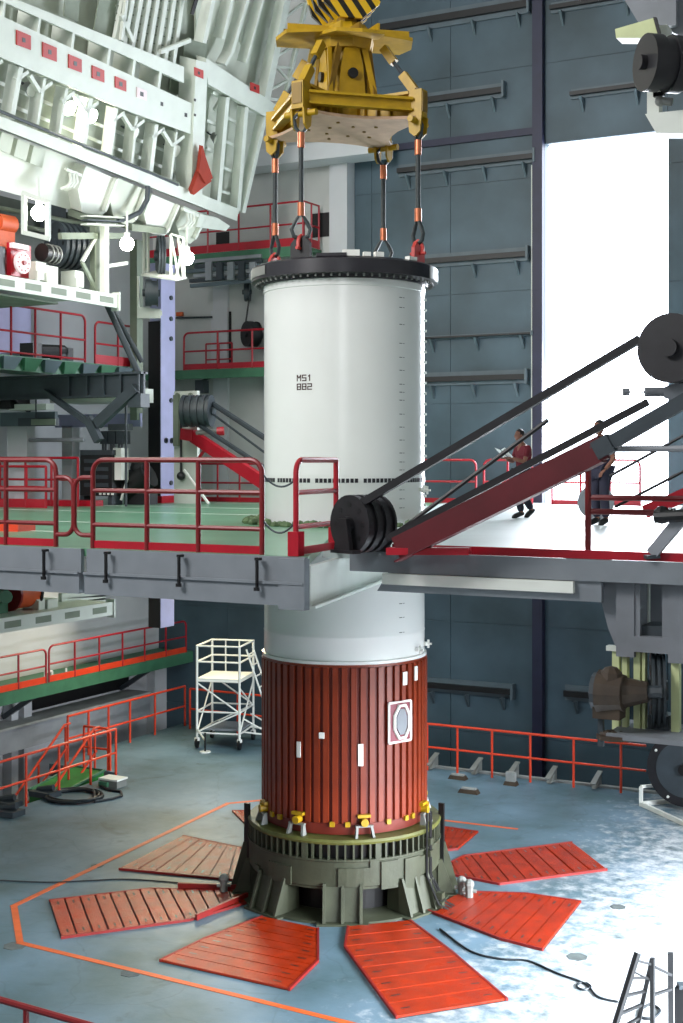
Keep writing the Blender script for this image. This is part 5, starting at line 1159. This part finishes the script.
# ================================================================== TILTED FOLDING PLATFORM (upper left)
P0, P1 = W(0, 123, 27.5), W(239, 218, 35.5)
BT = math.radians(20.3); wv_ = V((math.sin(BT), 0, math.cos(BT))); e1 = (P1-P0).normalized()
FN = e1.cross(wv_).normalized()
if FN.dot(CAM-P0) < 0: FN = -FN
fp = thing('folding_platform', 'huge white folding platform tilted up at the upper left', 'platform', P0)
def fpt(px, py, off=0): return onpl(px, py, P0+FN*off, FN)
def fpl(name, pts, off, th, m, par=None, label=None):    # plate: front face at off, thickness th going back
    return part(par or fp, name, MB().prism([fpt(x, y, off) for x, y in pts], -FN*th), m, label=label)
def fbar(name, a, b, w, h, off, m, par=None):
    return part(par or fp, name, MB().bar(fpt(*a, off), fpt(*b, off), w, h, FN), m)
# back skin
fpl('back_skin', [(-30, -30), (150, -30), (200, 0), (200, 120), (239, 214), (-30, 118)], -.75, .06, 'bay_skin_shade')
fpl('back_skin', [(196, -30), (292, -30), (262, 104), (239, 214), (196, 196)], -.55, .06, 'pale_panel')
# chords
mc = fpl('middle_chord', [(-25, 4), (4, 17), (130, 75), (194, 104.5), (199, 137), (130, 112), (0, 57), (-25, 46)], 0, .25, 'white_paint')
uc = fpl('upper_chord', [(-25, -19), (18, 0), (130, 45), (184, 67), (184, 83), (130, 58), (6, 3), (-25, -11)], 0, .25, 'white_paint')
bf = fpl('bottom_flange', [(-25, 106), (0, 116), (239, 209), (237, 221), (0, 128), (-25, 118)], .05, .75, 'white_paint')
ct = fpl('cable_tray', [(-25, 99), (0, 109), (180, 183), (180, 187), (0, 113), (-25, 103)], .02, .05, 'pocket')
part(ct, 'cable', MB().tube([fpt(-20, 103, .06), fpt(60, 136, .06), (fpt(120, 160, .06)), fpt(178, 185, .06)], .03, 6), 'dark_steel')
# red identity squares on the middle chord
for i, (x, y) in enumerate([(24, 40), (50, 52), (75.5, 63.5), (98.5, 74), (121, 84), (142, 94), (162, 104), (186, 115)]):
    sz = [7.0, 6.9, 6.4, 6.0, 5.4, 4.8, 3.2, 2.6][i]
    m_ = 'crimson' if i < 5 else 'wheel_pink'
    sqr = [(x-sz, y-sz*1.45), (x+sz, y-sz*.60), (x+sz, y+sz*1.45), (x-sz, y+sz*.7)]
    if i < 6:
        o = fpl('red_plate', sqr, .03, .03, 'plate_red' if i < 5 else 'wheel_pink', mc)
    else: o = mc
    if i < 6: fpl('slot', [(x-1.6, y-2.6), (x+1.6, y-1.6), (x+1.6, y+2.8), (x-1.6, y+1.8)], .036, .006, 'black', mc)
    else: fpl('slot', [(x-1.3, y-2.4), (x+1.3, y-1.6), (x+1.3, y+2.4), (x-1.3, y+1.6)], .006, .006, 'black', mc)
# pockets between the chords: dividers and darker recesses
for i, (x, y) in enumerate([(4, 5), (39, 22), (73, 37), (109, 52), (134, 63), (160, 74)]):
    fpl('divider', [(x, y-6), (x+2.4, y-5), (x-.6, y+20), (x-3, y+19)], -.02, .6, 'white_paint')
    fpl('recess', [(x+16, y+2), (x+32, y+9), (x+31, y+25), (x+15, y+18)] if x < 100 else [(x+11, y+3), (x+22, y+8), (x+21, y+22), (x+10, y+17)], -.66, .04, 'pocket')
# posts between middle chord and flange with Y braces, recessed webs
for i, (xt, yt, xb, yb) in enumerate([(-10, 55, -17, 108), (16, 66, 7, 118), (40, 77, 32, 128), (62, 87, 54, 137), (86, 97, 79, 147), (112, 107, 106, 158), (132, 115, 127, 166), (152, 123, 146, 174), (172, 131, 166, 182)]):
    w = .13 if i in (1, 4, 7) else .075
    fbar('post', (xt, yt), (xb, yb), w, .3, -.2, 'white_paint')
    fbar('brace', (xt-1, yt+14), (xt+11, yt+5), .08, .1, -.1, 'white_paint')
    if i % 2 == 0: fbar('brace', (xt-1, yt+14), (xt-11, yt-2), .08, .1, -.1, 'white_paint')
    for k in (.42, .74): fbar('rung', (xt+(xb-xt)*k, yt+(yb-yt)*k), (xt+21+(xb-xt)*k, yt+9+(yb-yt)*k), .07, .07, -.5, 'white_paint')
# fluted grid above the upper chord
for i in range(8):
    x = 118+8.2*i; fbar('grid_bar', (x+8, -14), (x-3, 40+i*3.4), .12, .1, -.35, 'white_paint')
for k in range(7): fbar('grid_cross_bar', (116-k*.4, -2+k*7.5), (184-k*1.5, 2+k*9.2), .03, .03, -.40, 'pocket')
fbar('lattice', (121, 15), (133, 42), .08, .08, -.25, 'white_paint'); fbar('lattice', (126, 0), (121, 40), .08, .08, -.25, 'white_paint'); fbar('lattice', (160, 52), (190, 40), .09, .08, -.2, 'white_paint')
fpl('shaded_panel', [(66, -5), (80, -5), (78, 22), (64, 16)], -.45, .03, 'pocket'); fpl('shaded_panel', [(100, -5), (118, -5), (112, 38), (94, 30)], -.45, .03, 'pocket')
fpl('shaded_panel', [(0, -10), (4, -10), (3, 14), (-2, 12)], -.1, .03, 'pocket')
# right wing of the platform
wp = fpl('wing_post', [(196, 60), (208, 63), (202, 199), (191, 195)], .06, .5, 'white_paint')
wc = fpl('wing_chord', [(206, 58), (278, 106), (270, 119), (208, 84)], .05, .3, 'white_paint')
for x, y in ((199, 73), (255, 88)):
    o = fpl('red_plate', [(x-4.5, y-6), (x+4.5, y-2.5), (x+4.5, y+6), (x-4.5, y+2.5)],   .08, .015, 'plate_red', wc if x > 210 else wp); fpl('slot', [(x-1, y-2), (x+1, y-1), (x+1, y+2), (x-1, y+1)], .084, .004, 'black', wc if x > 210 else wp)
for y in (100, 115): fpl('slot', [(194, y-1.6), (196, y-1), (196, y+1.6), (194, y+1)], .065, .006, 'black', wp)
for A, B, w in (((211, -10), (200, 42), .14), ((230, -10), (219, 38), .11), ((247, -12), (228, 52), .12), ((228, 52), (221, 64), .10), ((262, -12), (242, 62), .08), ((286, -14), (263, 98), .26)):
    fbar('wing_stringer', A, B, w, .28, -.15, 'white_paint')
fpl('wing_panel', [(247, -10), (262, -10), (246, 50), (240, 42)], -.3, .05, 'white_paint'); fpl('wing_slit', [(195, 0), (199, -2), (194, 15), (191, 14)], -.05, .03, 'black')
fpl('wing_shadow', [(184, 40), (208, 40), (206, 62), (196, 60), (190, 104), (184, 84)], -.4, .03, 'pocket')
fbar('outer_rail', (310, -12), (284, 100), .10, .1, -.1, 'white_paint'); fbar('outer_rail', (284, 100), (262, 98), .08, .08, -.1, 'white_paint')
for A, B in (((302, 4), (279, 22)), ((279, 22), (296, 44)), ((296, 44), (271, 60)), ((271, 60), (288, 80)), ((288, 80), (266, 92)), ((306, 0), (284, -4)), ((298, 36), (276, 34)), ((291, 68), (270, 66))): fbar('outer_lattice', A, B, .06, .06, -.1, 'white_paint')
for A, B in (((224, 96), (215, 204)), ((243, 106), (235, 210)), ((262, 116), (240, 212))): fbar('lower_stringer', A, B, .15, .25, -.15, 'white_paint')
for A, B in (((224, 100), (212, 92)), ((214, 110), (225, 92)), ((243, 110), (256, 112)), ((206, 120), (222, 128)), ((206, 148), (220, 155)), ((204, 176), (217, 184)), ((222, 140), (240, 148)), ((220, 166), (238, 174)), ((218, 190), (236, 196)), ((224, 116), (243, 126))): fbar('lower_rung', A, B, .07, .07, -.3, 'white_paint')
# hinge beam and bracket boxes under the flange
fpl('hinge_beam', [(-25, 120), (0, 130), (100, 170), (92, 214), (78, 212), (0, 190), (-25, 183)], -.35, .6, 'white_paint')
for i, (x, y) in enumerate([(2, 132), (18, 139), (34, 146)]): fpl('shadow_plate', [(x, y), (x+12, y+5), (x+8, y+22), (x-4, y+17)], -.2, .2, 'pale_panel')
for i, (x, y, w, h) in enumerate([(86, 166, 30, 48), (118, 178, 28, 44), (152, 194, 26, 40), (184, 206, 22, 34)]):
    b_ = fpl('hinge_bracket', [(x, y), (x+w, y+w*.42), (x+w-8, y+h*.72+w*.3), (x+w-16, y+h+4), (x-4, y+h-2), (x-8, y+h*.5)], .0, .7, 'pale_panel' if i % 2 else 'white_paint')
    fbar('bracket_edge', (x+w, y+w*.42), (x+w-12, y+h*.9+2), .07, .1, .05, 'white_paint', b_)
for x, y in ((70, 172), (187, 212)):
    mb = MB()
    for k in range(3): mb.tube([fpt(x+k*3, y, .15), fpt(x+1+k*3, y+10, .3), fpt(x-3+k*3, y+15, .3), fpt(x-9+k*3, y+17, .2)], .04, 6)
    fpl('hose_clip', [(x-3, y-4), (x+12, y+2), (x+12, y+5), (x-3, y-1)], .2, .1, 'white_paint'); part(fp, 'hoses', mb, 'white_paint', True)
fpl('tail_plate', [(200, 214), (218, 218), (230, 226), (226, 231), (196, 227)], .1, .4, 'white_paint')
part(fp, 'hose', MB().tube([fpt(148, 186, .2), fpt(147, 200, .3), fpt(140, 212, .3), fpt(128, 218, .25), fpt(118, 220, .2)], .06, 8), 'dark_steel', True)
for x, y in ((104, 218), (152, 228)): fpl('dark_slot_box', [(x-20, y-4), (x+14, y), (x+14, y+6), (x-20, y+3)], .1, .5, 'pocket')
# red tarp
t = thing('red_cloth', 'crumpled red cloth hanging on the tilted platform', 'cloth', fpt(198, 194, .2))
mb = MB()
mb.prism([fpt(*p, .25) for p in ((203, 146), (206, 158), (209, 178), (212, 181), (204, 187), (194, 195), (192, 190), (200, 170))], -FN*.12); mb.prism([fpt(*p, .32) for p in ((202, 146), (213, 178), (206, 184), (199, 172))], -FN*.08)
part(t, 'fold', mb, 'cloth_rust')
# work lamps: three bare globes in hangers, floodlights in the platform bays
def globe(label, px, py, rpx, Y, rod=.5):
    c = W(px, py, Y); r_ = rpx*Y/F; t = thing('globe_lamp', label, 'lamp', c-up*r_, 'bright work lamps')
    part(t, 'globe', MB().sphere(c, r_, 14, 10), 'glass_bulb', True); part(t, 'neck', MB().cyl(c+up*r_*.9, c+up*r_*1.6, r_*.45, 10), 'white_paint'); part(t, 'rod', MB().cyl(c+up*r_*1.5, c+up*(r_*1.5+rod), .025, 6), 'white_paint')
    part(t, 'arm', MB().bar(c+up*(r_*1.5+rod*.8), fpt(px, py-26, -.3), .05, .05), 'white_paint')
    return t, c, r_
t, c, r_ = globe('bright globe lamp in a white hanger above the winch shelf', 39, 213, 8, 27.4)
for A, B in (((24, 196), (24, 234)), ((48, 202), (48, 238)), ((22, 232), (50, 239)), ((22, 193), (50, 203))): part(t, 'hanger', MB().bar(W(A[0], A[1], 27.3), W(B[0], B[1], 27.3), .08, .09), 'white_paint')
globe('bright globe lamp left of the sheave housing', 127, 244, 7, 30.0)
globe('bright globe lamp right of the lattice sheave housing', 187, 258, 7, 32.0)
mat('flood_glass', (255, 250, 232), .3, var=0, emit=260)
for i, (x, y, on) in enumerate([(29, 87, 0), (66, 106, 1), (88, 114, 1), (130, 131, 0), (172, 149, 0), (215, 137, 0)]):
    c = fpt(x, y, -.35); t = thing('flood_lamp', ['dark floodlight', 'first glaring floodlight', 'second glaring floodlight', 'pale middle floodlight', 'pale floodlight next to the wing', 'floodlight in the wing'][i]+' recessed in the tilted platform', 'lamp', c-up*.2, 'floodlights in the tilted platform')
    d = (FN-up*.25).normalized()
    part(t, 'reflector', MB().cyl(c-d*.08, c+d*.12, .09, 14, .17), 'ring_grey', True); part(t, 'glass', MB().cyl(c+d*.12, c+d*.135, .16, 14), 'flood_glass' if on else 'bare_white')
    part(t, 'yoke', MB().tube([c-d*.02+e1*.17, c-d*.15+e1*.17, c-d*.25, c-d*.15-e1*.17, c-d*.02-e1*.17], .018, 6), 'dark_steel')

# ================================================================== PEOPLE
def skin_mesh(verts, edges, radii, sub=2):
    me = bpy.data.meshes.new('tmp'); me.from_pydata([V(v) for v in verts], edges, []); o = bpy.data.objects.new('tmp', me); COL.objects.link(o)
    md = o.modifiers.new('s', 'SKIN'); md.use_smooth_shade = True
    sv = me.skin_vertices[0].data
    for i, r in enumerate(radii): sv[i].radius = (r, r) if not isinstance(r, tuple) else r; sv[i].use_root = (i == 0)
    ss = o.modifiers.new('u', 'SUBSURF'); ss.levels = sub; ss.render_levels = sub
    dg = bpy.context.evaluated_depsgraph_get(); dg.update()
    m2 = bpy.data.meshes.new_from_object(o.evaluated_get(dg)); vs = [V(v.co) for v in m2.vertices]; fs = [tuple(p.vertices) for p in m2.polygons]
    bpy.data.objects.remove(o); bpy.data.meshes.remove(me); bpy.data.meshes.remove(m2)
    return vs, fs
def person(label, loc, face, J, top_m, bot_m, shoe_m, hair_m='hair', height=1.68):
    """J: joints in a local frame (x right of the person, y forward, z up) for a 1.68 m body"""
    k = height/1.68
    fw = V((math.cos(face), math.sin(face), 0)); rt = V((fw.y, -fw.x, 0))
    def T(p): return V(loc)+rt*p[0]*k+fw*p[1]*k+up*p[2]*k
    t = thing('person', label, 'person', loc, 'workers on the upper deck')
    n = ['pel', 'spi', 'che', 'nec', 'hed', 'shl', 'ell', 'wrl', 'shr', 'elr', 'wrr', 'hil', 'knl', 'anl', 'tol', 'hir', 'knr', 'anr', 'tor']
    ix = {a: i for i, a in enumerate(n)}
    E = [('pel', 'spi'), ('spi', 'che'), ('che', 'nec'), ('nec', 'hed'), ('che', 'shl'), ('shl', 'ell'), ('ell', 'wrl'), ('che', 'shr'), ('shr', 'elr'), ('elr', 'wrr'),
         ('pel', 'hil'), ('hil', 'knl'), ('knl', 'anl'), ('anl', 'tol'), ('pel', 'hir'), ('hir', 'knr'), ('knr', 'anr'), ('anr', 'tor')]
    Rr = dict(pel=(.14, .11), spi=(.13, .10), che=(.15, .11), nec=.055, hed=.06, shl=.062, ell=.045, wrl=.032, shr=.062, elr=.045, wrr=.032, hil=.085, knl=.058, anl=.042, tol=.03, hir=.085, knr=.058, anr=.042, tor=.03)
    vs, fs = skin_mesh([T(J[a]) for a in n], [(ix[a], ix[b]) for a, b in E], [tuple(x*k for x in Rr[a]) if isinstance(Rr[a], tuple) else Rr[a]*k for a in n])
    mb = MB(); mb.add(vs, fs)
    # head with nose, ears; hands with five fingers
    hc = V(J['hed'])+V((0, .02, .10)); hf = V(J.get('look', (0, 1, 0))).normalized(); hr = V((hf.y, -hf.x, 0)).normalized()
    def Hd(a, b, c): return T(hc+hr*a+hf*b+V((0, 0, c)))
    hb_ = MB().sphere((0, 0, 0), 1, 14, 10)
    mb.add([Hd(v.x*.075, v.y*.095, v.z*.118-(.012 if v.z < -.3 and v.y > 0 else 0)) for v in hb_.v], hb_.f)
    nb = MB().sphere((0, 0, 0), 1, 8, 6); mb.add([Hd(v.x*.014, .094+v.y*.020, -.012+v.z*.026) for v in nb.v], nb.f)
    for sg in (-1, 1): mb.add([Hd(sg*.076+v.x*.010, -.005+v.y*.022, -.008+v.z*.032) for v in nb.v], nb.f)
    mb.add([Hd(v.x*.024, .085+v.y*.008, -.055+v.z*.008) for v in nb.v], nb.f)
    for sd in ('l', 'r'):
        w_ = V(J['wr'+sd]); d = (w_-V(J['el'+sd])).normalized(); hd = V(J.get('hand'+sd, d)).normalized()
        sx = hd.cross(V((0, 0, 1)))
        sx = sx.normalized() if sx.length > .1 else V((1, 0, 0)); pn = sx.cross(hd)
        pb_ = MB().sphere((0, 0, 0), 1, 10, 6); c0 = w_+hd*.045
        mb.add([T(c0+hd*v.y*.055+sx*v.x*.042+pn*v.z*.018) for v in pb_.v], pb_.f)
        for q, ln in ((-.03, .062), (-.01, .075), (.01, .08), (.03, .070)):
            b0 = c0+hd*.045+sx*q; mb.tube([T(b0), T(b0+hd*ln*.5-pn*.006), T(b0+hd*ln*.85-pn*.026)], .0095*k, 6)
        sgn = 1 if sd == 'l' else -1
        b0 = c0+sx*.035*sgn-hd*.01; mb.tube([T(b0), T(b0+sx*.03*sgn+hd*.03-pn*.008), T(b0+sx*.034*sgn+hd*.062-pn*.02)], .011*k, 6)
    part(t, 'body', mb, 'skin', True)
    for sg in (-1, 1): part(t, 'eye', MB().add([Hd(sg*.030+v.x*.012, .083+v.y*.008, .012+v.z*.008) for v in nb.v], nb.f), 'black')
    hm = MB().sphere((0, 0, 0), 1, 14, 10); keep = [v for v in hm.v]
    part(t, 'hair', MB().add([Hd(v.x*.083, -.014+v.y*(.098 if v.y < 0 or v.z > .45 else .06), .028+v.z*.105) for v in keep], hm.f), hair_m, True)
    # shirt and trousers
    sn = ['spi', 'wst', 'che', 'nk', 'shl', 'sll', 'shr', 'slr']; P_ = dict(J); P_['wst'] = tuple(V(J['pel'])*.75+V(J['spi'])*.25); P_['nk'] = tuple(V(J['che'])*.35+V(J['nec'])*.65)
    for sd in 'lr': P_['sl'+sd] = tuple(V(J['sh'+sd])*.25+V(J['el'+sd])*.75)
    SE = [('spi', 'wst'), ('spi', 'che'), ('che', 'nk'), ('che', 'shl'), ('shl', 'sll'), ('che', 'shr'), ('shr', 'slr')]
    si = {a: i for i, a in enumerate(sn)}; SR = dict(spi=(.150, .125), wst=(.165, .135), che=(.170, .130), nk=.066, shl=.082, sll=.066, shr=.082, slr=.066)
    vs, fs = skin_mesh([T(P_[a]) for a in sn], [(si[a], si[b]) for a, b in SE], [tuple(x*k for x in SR[a]) if isinstance(SR[a], tuple) else SR[a]*k for a in sn])
    part(t, 'shirt', MB().add(vs, fs), top_m, True)
    tn = ['pel', 'hil', 'knl', 'cfl', 'hir', 'knr', 'cfr']
    for sd in 'lr': P_['cf'+sd] = tuple(V(J['kn'+sd])*.08+V(J['an'+sd])*.92)
    ti = {a: i for i, a in enumerate(tn)}; TE = [('pel', 'hil'), ('hil', 'knl'), ('knl', 'cfl'), ('pel', 'hir'), ('hir', 'knr'), ('knr', 'cfr')]; TR = dict(pel=(.158, .135), hil=.105, knl=.082, cfl=.072, hir=.105, knr=.082, cfr=.072)
    vs, fs = skin_mesh([T(P_[a]) for a in tn], [(ti[a], ti[b]) for a, b in TE], [tuple(x*k for x in TR[a]) if isinstance(TR[a], tuple) else TR[a]*k for a in tn])
    part(t, 'trousers', MB().add(vs, fs), bot_m, True)
    for sd in 'lr':
        a_, o_ = V(J['an'+sd]), V(J['to'+sd]); d = (o_-a_); d.z = 0; d = d.normalized(); c0 = (a_*.45+o_*.55)
        zb_ = min(a_.z, o_.z)-.05
        pb_ = MB().sphere((0, 0, 0), 1, 10, 6); rr_ = V((d.y, -d.x, 0))
        tl = (o_-a_).normalized(); un = rr_.cross(tl)
        part(t, 'shoe', MB().add([T(c0+tl*v.y*.145+rr_*v.x*.052+un*(max(v.z, -.55)*.062)) for v in pb_.v], pb_.f), shoe_m, True)
    return t
RIGHT, FWD = V((CS, SN, 0)), V((-SN, CS, 0))
def ang(d): return math.atan2(d.y, d.x)
# man in red walking to the left of the picture, reading papers
g1 = onz(523, 518, ZD)
J1 = dict(pel=(0, 0, .90), spi=(0, .02, 1.06), che=(0, .0, 1.28), nec=(0, .02, 1.42), hed=(0, .06, 1.48), shl=(-.19, .0, 1.34), ell=(-.24, .10, 1.08), wrl=(-.12, .30, 1.14), shr=(.19, .0, 1.34), elr=(.24, .10, 1.08), wrr=(.10, .30, 1.13),
          hil=(-.09, 0, .86), knl=(-.09, .16, .48), anl=(-.09, .08, .085), tol=(-.09, .22, .035), hir=(.09, 0, .86), knr=(.09, -.04, .47), anr=(.10, -.26, .13), tor=(.10, -.15, .04), look=(0, 1, 0))
pm_ = person('man in dark red shirt walking with papers in his hands', g1, ang(-RIGHT*.9+(-FWD)*.35), J1, 'cloth_red', 'cloth_navy', 'black', height=1.66)
f1 = (-RIGHT*.9-FWD*.35).normalized(); pc = g1+f1*.40+up*1.13
t = thing('paper_sheets', 'white paper sheets held by the man in red', 'paper', pc-up*.1)
r1 = V((f1.y, -f1.x, 0))
for k in (-1, 1): part(t, 'sheet', MB().prism([pc+r1*k*.02-f1*.10+up*.0, pc+r1*k*.20-f1*.08+up*.02, pc+r1*k*.20+f1*.10+up*.20, pc+r1*k*.02+f1*.08+up*.16], (0, 0, .004)), 'paper')
# second man, back-lit, standing against the doorway
g2 = onz(601, 525, ZD)
J2 = dict(pel=(0, 0, .92), spi=(0, .01, 1.08), che=(0, .0, 1.30), nec=(0, .01, 1.45), hed=(0, .03, 1.51), shl=(-.20, .0, 1.36), ell=(-.26, -.02, 1.08), wrl=(-.22, .14, .92), shr=(.20, .0, 1.36), elr=(.27, .02, 1.10), wrr=(.18, .24, 1.02),
          hil=(-.09, 0, .88), knl=(-.10, .03, .48), anl=(-.10, -.02, .085), tol=(-.12, .12, .035), hir=(.09, 0, .88), knr=(.09, .05, .48), anr=(.08, .0, .085), tor=(.09, .14, .035), look=(.2, 1, 0))
person('backlit man in dark clothes standing before the bright doorway', g2, ang(-RIGHT*.7-FWD*.5), J2, 'cloth_grey', 'cloth_dark', 'black', height=1.72)
